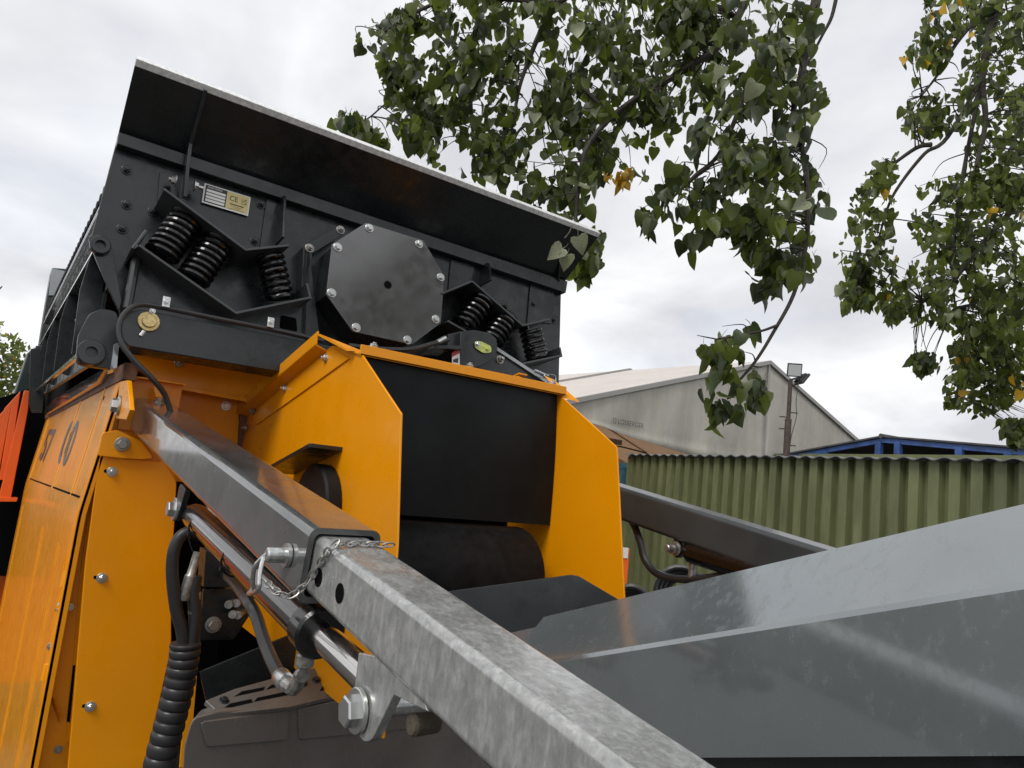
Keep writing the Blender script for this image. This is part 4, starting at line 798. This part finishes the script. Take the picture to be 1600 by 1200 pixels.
def blue_canopy():
    pl0 = CAM+ray(1380, 682)*15.0
    k = lambda u, v, D: CAM+ray(u, v)*D
    A, L, R = k(1380, 682, 15), k(1215, 714, 17.0), k(1600, 702, 12.2)
    d = (R-L); d.z = 0; d.normalize(); n = V((d.y, -d.x, 0)); n = n if n.dot(CAM-A) > 0 else -n; pl = Plane(A, n)
    A, L, R = pl.at(1380, 684), pl.at(1170, 722), pl.at(1640, 706)
    t = thing('blue_canopy', V((A.x, A.y, 0)), 'dark roofed open canopy with blue steel frame behind the green shed', 'canopy')
    q = -n*9
    for s, e in ((0, L), (1, R)):
        MB().prism([A, e, e-V((0, 0, 0.10)), A-V((0, 0, 0.10))], -n*0.08).build('fascia_beam', 'blue_paint', t, 0.005)
        MB().prism([A+n*0.05+V((0, 0, 0.045)), e+n*0.05+V((0, 0, 0.045)), e+q+V((0, 0, 0.045)), A+q+V((0, 0, 0.045))], (0, 0, -0.035)).build('roof_sheet', 'dark_roof', t)
    for u in (1290, 1372, 1402, 1498, 1575):
        p = pl.at(u, 700); x_ = (p-A).dot(d); e_ = R if x_ > 0 else L; zt = A.z+(e_.z-A.z)*abs(x_)/abs((e_-A).dot(d))-0.05; MB().box(V((p.x, p.y, zt/2))-n*0.03, 0.13, 0.09, zt, d, n).build('post', 'blue_paint', t)
    p = A-n*7; MB().prism([V((L.x, L.y, 0))-n*7, V((R.x, R.y, 0))-n*7, V((R.x, R.y, R.z))-n*7, p, V((L.x, L.y, L.z))-n*7], -n*0.05).build('back_wall', 'dark_roof', t)
    MB().lathe(A+V((0, 0, 0.03))+n*0.08, -n, [(0, 0.05), (9, 0.05)], 10).build('ridge_cap', 'dark_roof', t)
blue_canopy()
def lamp_post():
    D = 14.0; b = CAM+ray(1229, 705)*D; t0 = CAM+ray(1239, 592)*D
    t = thing('floodlight_pole', V((b.x, b.y, 0)), 'rusty brown floodlight pole with two lamps in front of the marquee', 'lamp post')
    zb = t0.z
    MB().tube([V((b.x, b.y, 0)), V((b.x, b.y, zb-0.75))], 0.062, 12).build('pole', 'rusty_pole', t); MB().tube([V((b.x, b.y, zb-0.8)), V((b.x, b.y, zb))], 0.04, 12).build('pole_top', 'rusty_pole', t)
    for z, s in ((zb-0.62, 1), (zb-0.72, -1), (zb-0.95, -1), (zb-1.25, 1)): MB().tube([V((b.x, b.y, z))-CR*0.02*s, V((b.x, b.y, z))+V((CR.x, CR.y, 0))*0.17*s], 0.012, 6).build('step_rung', 'rusty_pole', t)
    r = V((CR.x, CR.y, 0)).normalized(); f = V((CF.x, CF.y, 0)).normalized(); top = V((b.x, b.y, zb))
    def lamp(c, face, w, h, sub):
        face = V(face).normalized(); x = face.cross(V((0, 0, 1))).normalized(); y = x.cross(face)
        o = MB().box(c, w, h, 0.05, x, y, face).build('floodlight', 'lamp_body', t, 0.01)
        MB().box(c+face*0.027, w*0.86, h*0.82, 0.008, x, y, face).build('lamp_glass', 'lamp_glass', o)
        for k in range(5): MB().box(c-face*0.04+x*w*(k-2)*0.18, 0.012, h*0.8, 0.05, x, y, face).build('cooling_fin', 'lamp_body', o)
    lamp(top+V((0, 0, 0.20))+r*0.05-f*0.04, -f*0.9-r*0.2+V((0, 0, -0.25)), 0.27, 0.26, 0); lamp(top+V((0, 0, 0.05))+r*0.24+f*0.05, r*0.75+f*0.1+V((0, 0, -0.55)), 0.32, 0.24, 1)
    MB().sweep([top-r*0.02, top+r*0.1+V((0, 0, 0.05)), top+r*0.22+V((0, 0, 0.03))], [(-0.02, -0.02), (0.02, -0.02), (0.02, 0.02), (-0.02, 0.02)]).build('lamp_bracket', 'lamp_body', t)
    MB().tube(spline([top+r*0.16, top+r*0.13+V((0, 0, -0.4)), top+r*0.15+V((0, 0, -0.7)), top+r*0.07+V((0, 0, -1.1)), top+r*0.05+V((0, 0, -1.6))], 6), 0.008, 5).build('lamp_cable', 'lamp_body', t)
lamp_post()
def container():
    c0 = CAM+ray(950, 727)*17.5; c1 = CAM+ray(990, 735)*17.5
    t = thing('blue_container', V((c0.x, c0.y, 0)), 'light blue ribbed container far behind beside the green shed', 'container')
    d = V((c1.x-c0.x, c1.y-c0.y, 0)).normalized(); n = V((d.y, -d.x, 0)); n = n if n.dot(CAM-c0) > 0 else -n; b = V((c0.x, c0.y, 0))-d*1.2; z1 = c0.z
    mb = MB(); vs = []; fs = []; pr = []
    for i in range(16):
        for f, q in ((0, 0), (0.5, 0), (0.6, -1), (0.9, -1)): pr.append(((i+f)*0.15, q*0.04))
    for x, q in pr: p = b+d*x+n*q; vs += [p+V((0, 0, 0.1)), p+V((0, 0, z1))]
    for i in range(len(pr)-1): j = 2*i; fs.append([j, j+2, j+3, j+1])
    mb.add(vs, fs).build('wall', 'container_blue', t, smooth=0); MB().box(b+d*1.2-n*1.2+V((0, 0, z1+0.03)), 2.5, 2.45, 0.12, d, n).build('roof', 'container_blue', t)
    MB().box(b+d*1.2-n*1.3+V((0, 0, z1/2)), 2.4, 2.2, z1-0.02, d, n).build('body', 'container_blue', t)
container()
def road_barrier():
    c = CAM+ray(963, 862)*8.5
    t = thing('road_barrier', V((c.x, c.y, 0)), 'small orange and white barrier seen behind the amber chute edge', 'barrier')
    r = V((CR.x, CR.y, 0)).normalized(); f = V((CF.x, CF.y, 0)).normalized(); z = c.z
    MB().box(V((c.x, c.y, z/2)), 0.30, 0.06, z+0.1, r, f).build('panel', 'orange_paint', t, 0.01); MB().box(V((c.x, c.y, z+0.0))-f*0.035, 0.26, 0.01, 0.12, r, f).build('white_band', 'plate_white', t)
    MB().box(V((c.x, c.y, z+0.18)), 0.05, 0.05, 0.25, r, f).build('handle', 'orange_paint', t, 0.01)
    MB().box(V((c.x, c.y, 0.04)), 0.5, 0.4, 0.08, r, f).build('foot', 'black_rubber', t, 0.01)
road_barrier()
def coils():
    for (u, v, D, rad, lab) in ((1063, 925, 2.9, 0.095, 'black hose coil hanging below the right ram'), (985, 947, 2.9, 0.075, 'smaller black hose coil next to the amber chute edge')):
        c = CAM+ray(u, v)*D; t = thing('hose_coil', V((c.x, c.y, c.z-rad)), lab, 'hose', 'coiled black hoses')
        fw = (CAM-c).normalized(); x = fw.cross(V((0, 0, 1))).normalized(); y = x.cross(fw)
        for k in range(4):
            r = rad*(1-0.16*k); MB().tube([c-fw*0.02*k+(x*math.cos(g*math.pi/20)+y*math.sin(g*math.pi/20))*r for g in range(40)], 0.011, 8, closed=True).build('hose_turn', 'hose_rubber', t)
        MB().box(V((c.x, c.y, (c.z-rad)/2))+V((0, 0.1, 0)), 0.06, 0.06, c.z-rad+0.08).build('hanger_post', 'anthracite_paint', t)
coils()
def orange_machine():
    p = YP(5.0)
    t = thing('orange_machine', V((0.0, 6.0, 0)), 'bright orange machine with dark glazed cab parked behind the amber cover', 'machine')
    plate('corner_post', p, [(38, 610), (46, 611), (44, 640), (16, 784), (-4, 784), (0, 770)], 0.10, 'orange_paint', t, 0, 0.004)
    plate('bottom_rail', p, [(-30, 775), (28, 778), (26, 784), (-30, 784)], 0.10, 'orange_paint', t, 0.01, 0.003)
    for k, (a, b, c, d) in enumerate(((28, 617, 14, 750), (16, 630, 0, 740), (4, 645, -14, 735), (-8, 655, -30, 735))):
        plate('side_slat', p, [(a-9, b+8), (a+4, b-6), (c-2, d), (c-16, d)], 0.03, 'orange_paint', t, -0.02, 0.004)
    plate('dark_underbody', YP(5.2), [(-60, 640), (70, 600), (75, 900), (-60, 900)], 0.1, 'dark_void', t, 0)
    MB().box((-0.2, 6.2, 0.9), 1.4, 1.6, 1.0).build('body', 'orange_paint', t, 0.02)
    for y in (5.8, 6.8): MB().lathe((-0.95, y, 0.42), (1, 0, 0), [(0, 0.35), (0.03, 0.42), (0.3, 0.42), (0.33, 0.35)], 28).build('wheel', 'black_rubber', t)
    for y in (5.8, 6.8): MB().lathe((0.35, y, 0.42), (1, 0, 0), [(0, 0.35), (0.03, 0.42), (0.3, 0.42), (0.33, 0.35)], 28).build('wheel', 'black_rubber', t)
    # glazed cab and mast standing up behind the screen box
    g = YP(6.0)
    cab = plate('cab_glass', g, [(52, 543), (60, 541), (66, 600), (40, 620), (12, 640), (18, 625), (42, 552)], 0.5, 'dark_glass', t, 0, 0.01)
    plate('cab_pillar', g, [(56, 540), (66, 540), (70, 640), (48, 640)], 0.2, 'anthracite_paint', t, 0.03, 0.005)
    m = YP(6.5); mst = plate('mast', m, [(81, 418), (106, 420), (100, 480), (76, 560), (58, 560), (72, 470)], 0.25, 'anthracite_paint', t, 0, 0.01)
    plate('mast_plate', m, [(81, 419), (104, 424), (98, 462), (76, 462)], 0.06, 'mid_grey_paint', mst, 0.03, 0.004)
orange_machine()
# ================================================================ TREES
LEAFM = ['leaf_dark', 'leaf_mid', 'leaf_light', 'leaf_pale', 'leaf_yellow']
def leaf_verts(kind):
    """one poplar leaf: heart-shaped blade hanging along -Y, folded on its midrib, with a stalk"""
    rnd = random.Random(kind*13+5); wd = (0.50, 0.42, 0.55, 0.46)[kind]; fold = (0.35, 0.65, 0.15, -0.45)[kind]; curl = (0.25, -0.2, 0.42, 0.15)[kind]
    half = [(0.0, -0.02), (0.45, 0.10), (0.86, 0.06), (1.0, -0.16), (0.86, -0.46), (0.44, -0.76)]; mid = [(0, -0.0), (0, -0.12), (0, -0.28), (0, -0.5), (0, -0.76), (0, -1.04)]
    vs = []; fs = []
    zz = lambda x, y: fold*abs(x)-curl*(y*y)+0.03*math.sin(7*y+kind)*abs(x)*2
    for x, y in mid: vs.append((0, y, zz(0, y)))
    for s in (1, -1):
        b = len(vs)
        for x, y in half[1:]: X = x*wd*s*(1+0.06*rnd.uniform(-1, 1)); vs.append((X, y+0.02*rnd.uniform(-1, 1), zz(X, y)))
        f = [[0, b, b+1, 1], [1, b+1, b+2, 2], [2, b+2, b+3, 3], [3, b+3, b+4, 4], [4, b+4, 5]]
        fs += [q[::-1] if s > 0 else q for q in f]
    b = len(vs); w = 0.016
    vs += [(-w, 0, 0), (w, 0, 0), (w+0.05, 0.22, 0.10), (-w+0.05, 0.22, 0.10), (w*0.6+0.04, 0.38, 0.28), (-w*0.6+0.04, 0.38, 0.28)]; fs += [[b, b+1, b+2, b+3], [b+3, b+2, b+4, b+5]]
    return [V(v) for v in vs], fs
LEAVES = [leaf_verts(k) for k in range(4)]
LEAFMESH = {}
def leaf_mesh(k, mi):
    if (k, mi) not in LEAFMESH:
        me = bpy.data.meshes.new('leaf'); me.from_pydata([tuple(v) for v in LEAVES[k][0]], [], LEAVES[k][1]); me.materials.append(M(LEAFM[mi])); me.polygons.foreach_set('use_smooth', [True]*len(me.polygons)); me.update(); LEAFMESH[(k, mi)] = me
    return LEAFMESH[(k, mi)]
def inside(poly, x, y):
    c = False; j = len(poly)-1
    for i in range(len(poly)):
        if (poly[i][1] > y) != (poly[j][1] > y) and x < (poly[j][0]-poly[i][0])*(y-poly[i][1])/(poly[j][1]-poly[i][1])+poly[i][0]: c = not c
        j = i
    return c
def grow(tree, regions, holes, branches, size, weights, nfree, seed, twig_r, dens):
    """leaves spread through the crown's volume; the nearest 300 are single leaves, the rest one mass"""
    R = random.Random(seed); items = []
    nodes = []
    mb = MB()
    for br in branches:
        r0, r1, pts = br; sp = spline(pts, 6); n = len(sp); mb.tube(sp, 1.0, 7, scale=[r0+(r1-r0)*i/(n-1) for i in range(n)]); nodes += sp
    tw = MB()
    for poly, cnt, d0, d1, sz, wts in regions:
        xs = [p[0] for p in poly]; ys = [p[1] for p in poly]; k = 0; tries = 0
        cl = []
        cnt = int(cnt*dens)
        while k < cnt and tries < cnt*40:
            tries += 1
            if cl and R.random() < 0.55:
                c = R.choice(cl); x, y, D = c[0]+R.gauss(0, 11*sz/0.08), c[1]+R.gauss(0, 12*sz/0.08), c[2]+R.gauss(0, 0.07)
            else:
                x, y, D = R.uniform(min(xs), max(xs)), R.uniform(min(ys), max(ys)), R.uniform(d0, d1)
            if not inside(poly, x, y) or any(((x-h[0])/h[2])**2+((y-h[1])/h[3])**2 < 1 for h in holes): continue
            cl.append((x, y, D)); k += 1
            p = CAM+ray(x, y)*D
            dn = V((R.gauss(0, 0.45), R.gauss(0, 0.45), -1)).normalized(); nr = V((R.gauss(0, 1), R.gauss(0, 1)-0.35, R.gauss(0, 0.8))); yv = -dn; zv = (nr-yv*nr.dot(yv)).normalized(); xv = yv.cross(zv)
            s = sz*R.choice((0.5, 0.6, 0.7, 0.8, 0.9, 1, 1.1))*R.uniform(0.9, 1.1); mi = R.choices(range(5), wts)[0]
            items.append((s/D, p, xv*s, yv*s, zv*s, R.randrange(4), mi))
            if R.random() < 0.13 and nodes:
                q = p+yv*s*0.6; b = min(nodes, key=lambda a: (a-q).length_squared)
                if (b-q).length < 0.9: m = b.lerp(q, 0.55)+V((R.gauss(0, 0.03), R.gauss(0, 0.03), 0.06*(b-q).length)); tw.tube(spline([b, m, q], 4), 1.0, 5, scale=[twig_r*(1.3-0.9*i/8) for i in range(9)])
    mb.build('branch', 'twig_bark', tree)
    if tw.v: tw.build('twigs', 'twig_bark', tree)['kind'] = 'stuff'
    items.sort(key=lambda a: -a[0])
    for (_, p, x, y, z, k, mi) in items[:300]:
        o = bpy.data.objects.new('leaf', leaf_mesh(k, mi)); o.matrix_basis = Matrix(((x.x, y.x, z.x, p.x), (x.y, y.y, z.y, p.y), (x.z, y.z, z.z, p.z), (0, 0, 0, 1))); link(o, tree)
    vs = []; fs = []; ms = []
    for (_, p, x, y, z, k, mi) in items[300:]:
        b = len(vs); lv, lf = LEAVES[k]; vs += [tuple(p+x*v.x+y*v.y+z*v.z) for v in lv]; fs += [[b+i for i in f] for f in lf]; ms += [mi]*len(lf)
    me = bpy.data.meshes.new('leaf_mass'); me.from_pydata(vs, [], fs)
    for m in LEAFM: me.materials.append(M(m))
    me.polygons.foreach_set('material_index', ms); me.polygons.foreach_set('use_smooth', [True]*len(fs)); me.update()
    link(bpy.data.objects.new('leaf_mass', me), tree)['kind'] = 'stuff'
def W3(u, v, D): return CAM+ray(u, v)*D
def poplar_near():
    base = V((5.6, 1.4, 0)); t = thing('poplar_tree', base, 'near poplar with big heart shaped leaves drooping over the hopper', 'tree', 'poplar trees')
    MB().tube(spline([base, base+V((0.05, 0.05, 1.6)), base+V((-0.05, 0.1, 3.4)), base+V((-0.2, 0.2, 5.2)), base+V((-0.3, 0.2, 7.5))], 6), 1.0, 14, scale=[0.24-0.16*i/24 for i in range(25)]).build('trunk', 'bark', t)
    k = base+V((-0.2, 0.2, 4.9))
    top = W3(1330, -160, 3.6)
    B = [(0.045, 0.012, [k, k.lerp(top, 0.5)+V((0, 0, 0.5)), top, W3(1285, -40, 3.35), W3(1262, 70, 3.2), W3(1240, 170, 3.1)]),
         (0.012, 0.005, [W3(1240, 170, 3.1), W3(1258, 260, 3.05), W3(1262, 340, 3.0), W3(1258, 390, 3.0), W3(1240, 460, 2.95), W3(1208, 520, 2.9), W3(1180, 565, 2.9), W3(1150, 600, 2.9)]),
         (0.006, 0.003, [W3(1215, 508, 2.9), W3(1190, 517, 2.88), W3(1150, 525, 2.86), W3(1120, 530, 2.85)]),
         (0.010, 0.005, [W3(1310, -20, 3.3), W3(1300, 25, 3.3), W3(1285, 55, 3.3), W3(1262, 100, 3.25)]),
         (0.022, 0.005, [top, W3(1230, -120, 3.5), W3(1140, 50, 3.4), W3(1075, 105, 3.35), W3(1000, 150, 3.3), W3(950, 188, 3.25), W3(915, 235, 3.2), W3(905, 290, 3.15), W3(898, 352, 3.1), W3(893, 362, 3.08)]),
         (0.022, 0.005, [top, W3(1150, -150, 3.6), W3(1000, -60, 3.6), W3(870, 5, 3.6), W3(842, 55, 3.6), W3(826, 95, 3.6), W3(812, 135, 3.55), W3(800, 200, 3.5), W3(790, 260, 3.5)]),
         (0.018, 0.006, [W3(1000, -60, 3.6), W3(780, 0, 3.7), W3(745, 40, 3.7), W3(735, 120, 3.7), W3(738, 200, 3.7), W3(742, 260, 3.7)]),
         (0.014, 0.005, [W3(870, 5, 3.6), W3(720, -5, 3.7), W3(665, 12, 3.65), W3(630, 30, 3.6), W3(600, 50, 3.6)]),
         (0.006, 0.003, [W3(735, 120, 3.7), W3(660, 145, 3.7), W3(610, 158, 3.65), W3(575, 185, 3.6), W3(548, 195, 3.6)]),
         (0.012, 0.005, [W3(960, 185, 3.3), W3(880, 120, 3.5), W3(860, 180, 3.5), W3(815, 200, 3.5), W3(800, 230, 3.5)]),
         (0.012, 0.005, [W3(1180, 100, 3.3), W3(1130, 230, 3.2), W3(1085, 275, 3.15), W3(1050, 310, 3.1)])]
    w0 = (26, 38, 24, 12, 0)
    reg = [([(556, 50), (575, 32), (640, 6), (700, -40), (830, -40), (830, 70), (815, 130), (800, 215), (720, 235), (690, 262), (640, 225), (612, 195), (606, 120), (585, 85), (558, 78)], 400, 3.4, 3.95, 0.064, w0),
           ([(514, 193), (540, 172), (575, 182), (605, 215), (612, 240), (560, 215)], 22, 3.45, 3.7, 0.08, (20, 40, 25, 15, 0)),
           ([(830, -40), (1150, -40), (1160, 120), (1060, 200), (1010, 280), (960, 250), (930, 300), (925, 345), (880, 345), (800, 330), (715, 270), (735, 220), (810, 200), (845, 100)], 610, 3.2, 3.9, 0.064, w0),
           ([(1140, -40), (1290, -40), (1280, 60), (1266, 90), (1306, 140), (1268, 190), (1275, 260), (1312, 330), (1268, 330), (1275, 410), (1262, 450), (1220, 482), (1165, 455), (1172, 400), (1130, 350), (1110, 375), (1070, 400), (1000, 350), (990, 310), (1040, 260), (1090, 180)], 340, 2.85, 3.4, 0.070, (44, 36, 10, 10, 0)),
           ([(1085, 530), (1120, 500), (1160, 495), (1200, 510), (1170, 560), (1100, 575)], 11, 2.8, 2.95, 0.078, (40, 40, 10, 10, 0)),
           ([(1090, 590), (1140, 570), (1200, 575), (1195, 620), (1150, 650), (1110, 660), (1088, 625)], 16, 2.8, 2.95, 0.082, (45, 40, 7, 8, 0)),
           ([(902, 378), (925, 352), (938, 372), (936, 410), (905, 448), (893, 435)], 30, 3.2, 3.4, 0.07, (20, 45, 30, 5, 0)),
           ([(945, 272), (990, 258), (990, 285), (950, 288)], 10, 3.2, 3.3, 0.05, (0, 0, 0, 0, 1))]
    holes = [(705, 240, 22, 22), (828, 40, 14, 26), (823, 120, 9, 30), (1000, 75, 12, 14), (1110, 240, 12, 36), (985, 240, 16, 18), (940, 190, 10, 12), (1060, 30, 12, 12), (880, 60, 9, 14), (655, 70, 8, 8), (770, 290, 20, 12), (860, 250, 12, 16)]
    grow(t, reg, holes, B, 0.085, w0, 300, 3, 0.0026, 3.0)
    # unseen leaf clumps behind the viewer, added to darken the octagonal cover's reflection
    R = random.Random(9); vs = []; fs = []; ms = []
    for i in range(2600):
        c = (V((5.0, -4.6, 5.9)), V((3.0, -5.2, 5.2)), V((4.55, -4.0, 6.75)), V((3.85, -4.35, 6.1)))[i % 4]+V((R.gauss(0, 1), R.gauss(0, 1), R.gauss(0, 0.8)))*(0.45, 0.45, 0.25, 0.22)[i % 4]; s = R.uniform(0.05, 0.09); a = V((R.gauss(0, 1), R.gauss(0, 1), R.gauss(0, 1))).normalized(); b = a.orthogonal().normalized(); n = len(vs)
        vs += [tuple(c+a*s), tuple(c+b*s*0.7), tuple(c-a*s), tuple(c-b*s*0.7)]; fs.append([n, n+1, n+2, n+3]); ms.append(R.choice((0, 1)))
    me = bpy.data.meshes.new('leaf_mass'); me.from_pydata(vs, [], fs)
    for m in LEAFM: me.materials.append(M(m))
    me.polygons.foreach_set('material_index', ms); me.update(); link(bpy.data.objects.new('leaf_mass', me), t)['kind'] = 'stuff'
    # two pale leaves hanging in front of the hopper corner
    for (u, v, s, roll) in ((879, 388, 0.062, 1.0), (903, 370, 0.062, -0.3), (886, 398, 0.055, 0.2)):
        p = W3(u, v, 2.5); y = (CU*math.cos(roll)+CR*math.sin(roll)); z = (-CF+CU*0.3).normalized(); z = (z-y*z.dot(y)).normalized(); x = y.cross(z); o = bpy.data.objects.new('leaf', leaf_mesh(0, 3)); o.matrix_basis = Matrix(((x.x*s, y.x*s, z.x*s, p.x), (x.y*s, y.y*s, z.y*s, p.y), (x.z*s, y.z*s, z.z*s, p.z), (0, 0, 0, 1))); link(o, t)
    MB().tube(spline([W3(893, 362, 3.08), W3(897, 345, 2.75), W3(890, 362, 2.55), W3(882, 372, 2.5)], 5), 0.0022, 5).build('twig', 'bark', t)
poplar_near()
def poplar_far():
    base = V((9.4, 2.3, 0)); t = thing('poplar_tree', base, 'farther poplar with smaller green and yellowing leaves at the right', 'tree', 'poplar trees')
    MB().tube(spline([base, base+V((0.05, 0, 2)), base+V((0, 0.1, 4)), base+V((-0.2, 0.2, 6.5)), base+V((-0.3, 0.3, 9))], 6), 1.0, 14, scale=[0.28-0.2*i/24 for i in range(25)]).build('trunk', 'bark', t)
    k = base+V((-0.2, 0.2, 6.3)); k2 = base+V((0, 0.1, 4.4))
    B = [(0.05, 0.014, [k, W3(1640, -120, 6.4), W3(1570, -20, 6.0), W3(1550, 40, 5.9), W3(1535, 120, 5.8), W3(1540, 190, 5.7), W3(1525, 260, 5.6)]),
         (0.022, 0.006, [W3(1570, -20, 6.0), W3(1500, 60, 5.8), W3(1470, 110, 5.7), W3(1440, 150, 5.6)]),
         (0.018, 0.005, [W3(1535, 120, 5.8), W3(1480, 215, 5.6), W3(1445, 240, 5.5), W3(1405, 290, 5.5), W3(1385, 330, 5.4), W3(1365, 400, 5.4), W3(1340, 450, 5.4)]),
         (0.02, 0.006, [W3(1455, 226, 5.5), W3(1430, 232, 5.5), W3(1380, 270, 5.5), W3(1350, 305, 5.5)]),
         (0.035, 0.008, [k2, W3(1660, 250, 6.2), W3(1580, 330, 6.0), W3(1520, 400, 5.8), W3(1480, 450, 5.7), W3(1440, 470, 5.6)]),
         (0.03, 0.008, [k2, W3(1640, 420, 6.4), W3(1580, 500, 6.3), W3(1530, 560, 6.2), W3(1500, 620, 6.2)]),
         (0.018, 0.006, [W3(1535, 120, 5.8), W3(1500, 300, 5.7), W3(1490, 400, 5.7), W3(1492, 480, 5.7)])]
    w1 = (24, 44, 28, 4, 1.2)
    reg = [([(1448, -20), (1520, -20), (1500, 60), (1470, 110), (1415, 130), (1412, 90), (1440, 40)], 60, 5.5, 5.9, 0.085, (20, 40, 25, 5, 10)),
           ([(1410, 165), (1440, 140), (1500, 150), (1505, 200), (1440, 215), (1412, 205)], 55, 5.5, 5.8, 0.074, w1),
           ([(1500, -20), (1620, -20), (1620, 320), (1530, 300), (1510, 240), (1490, 150), (1510, 60)], 380, 5.5, 6.5, 0.074, w1),
           ([(1375, 240), (1405, 230), (1400, 300), (1395, 380), (1420, 480), (1380, 480), (1315, 480), (1308, 455), (1330, 430), (1300, 400), (1330, 340), (1320, 310)], 165, 5.3, 5.6, 0.074, w1),
           ([(1420, 290), (1540, 260), (1620, 280), (1620, 480), (1560, 520), (1540, 560), (1480, 510), (1410, 500), (1380, 515), (1400, 440), (1430, 400)], 480, 5.4, 6.4, 0.074, w1),
           ([(1490, 530), (1620, 470), (1620, 600), (1560, 640), (1520, 650), (1475, 630), (1480, 590)], 330, 5.8, 6.6, 0.07, (15, 42, 34, 3, 6)),
           ([(1420, 560), (1440, 545), (1470, 545), (1468, 580), (1440, 585)], 22, 5.6, 5.8, 0.08, (60, 40, 0, 0, 0)),
           ([(1560, 655), (1620, 650), (1620, 695), (1575, 690)], 40, 5.8, 6.1, 0.08, w1)]
    holes = [(1545, 165, 14, 20), (1590, 120, 12, 14), (1500, 225, 16, 14), (1470, 330, 10, 14), (1440, 400, 8, 16), (1590, 260, 14, 10), (1555, 420, 10, 14), (1410, 330, 14, 28), (1580, 540, 10, 10), (1500, 470, 9, 9)]
    grow(t, reg, holes, B, 0.085, w1, 300, 11, 0.0045, 2.9)
poplar_far()
def far_tree():
    base = V((-0.75, 17.5, 0)); t = thing('broadleaf_tree', base, 'distant sunlit yellow green tree at the left edge', 'tree')
    MB().tube(spline([base, base+V((0, 0, 1.5)), base+V((0.1, 0, 3.2)), base+V((0.0, 0, 4.4))], 5), 1.0, 10, scale=[0.16-0.12*i/15 for i in range(16)]).build('trunk', 'bark', t)
    R = random.Random(5); vs = []; fs = []; ms = []
    for i in range(5200):
        while True:
            x, y, z = R.uniform(-1, 1), R.uniform(-1, 1), R.uniform(-1, 1)
            q = x*x+y*y+z*z
            if q < 1 and q > R.random()*0.7: break
        c = base+V((x*1.6-0.5, y*1.6, 2.75+z*1.9)); c += V((math.sin(c.z*3+c.y)*0.12, 0, math.sin(c.x*4)*0.18)); s = R.uniform(0.05, 0.1); a = V((R.gauss(0, 1), R.gauss(0, 1), R.gauss(0, 1))).normalized(); b = a.orthogonal().normalized(); n = len(vs)
        vs += [tuple(c+a*s), tuple(c+b*s*0.6), tuple(c-a*s), tuple(c-b*s*0.6)]; fs.append([n, n+1, n+2, n+3]); ms.append(R.choices((1, 2, 4), (40, 52, 5))[0])
    me = bpy.data.meshes.new('crown'); me.from_pydata(vs, [], fs)
    for m in LEAFM: me.materials.append(M(m))
    me.polygons.foreach_set('material_index', ms); me.update(); link(bpy.data.objects.new('crown', me), t)['kind'] = 'stuff'
    bm = MB()
    for k in range(9): g = k*0.7; p = base+V((0, 0, 1.6+0.3*k)); bm.tube(spline([p, p+V((math.cos(g)*0.35, math.sin(g)*0.35, 0.3)), p+V((math.cos(g)*0.6, math.sin(g)*0.6, 0.6))], 4), 1.0, 6, scale=[0.05-0.005*i for i in range(9)])
    bm.build('branch', 'bark', t)
far_tree()
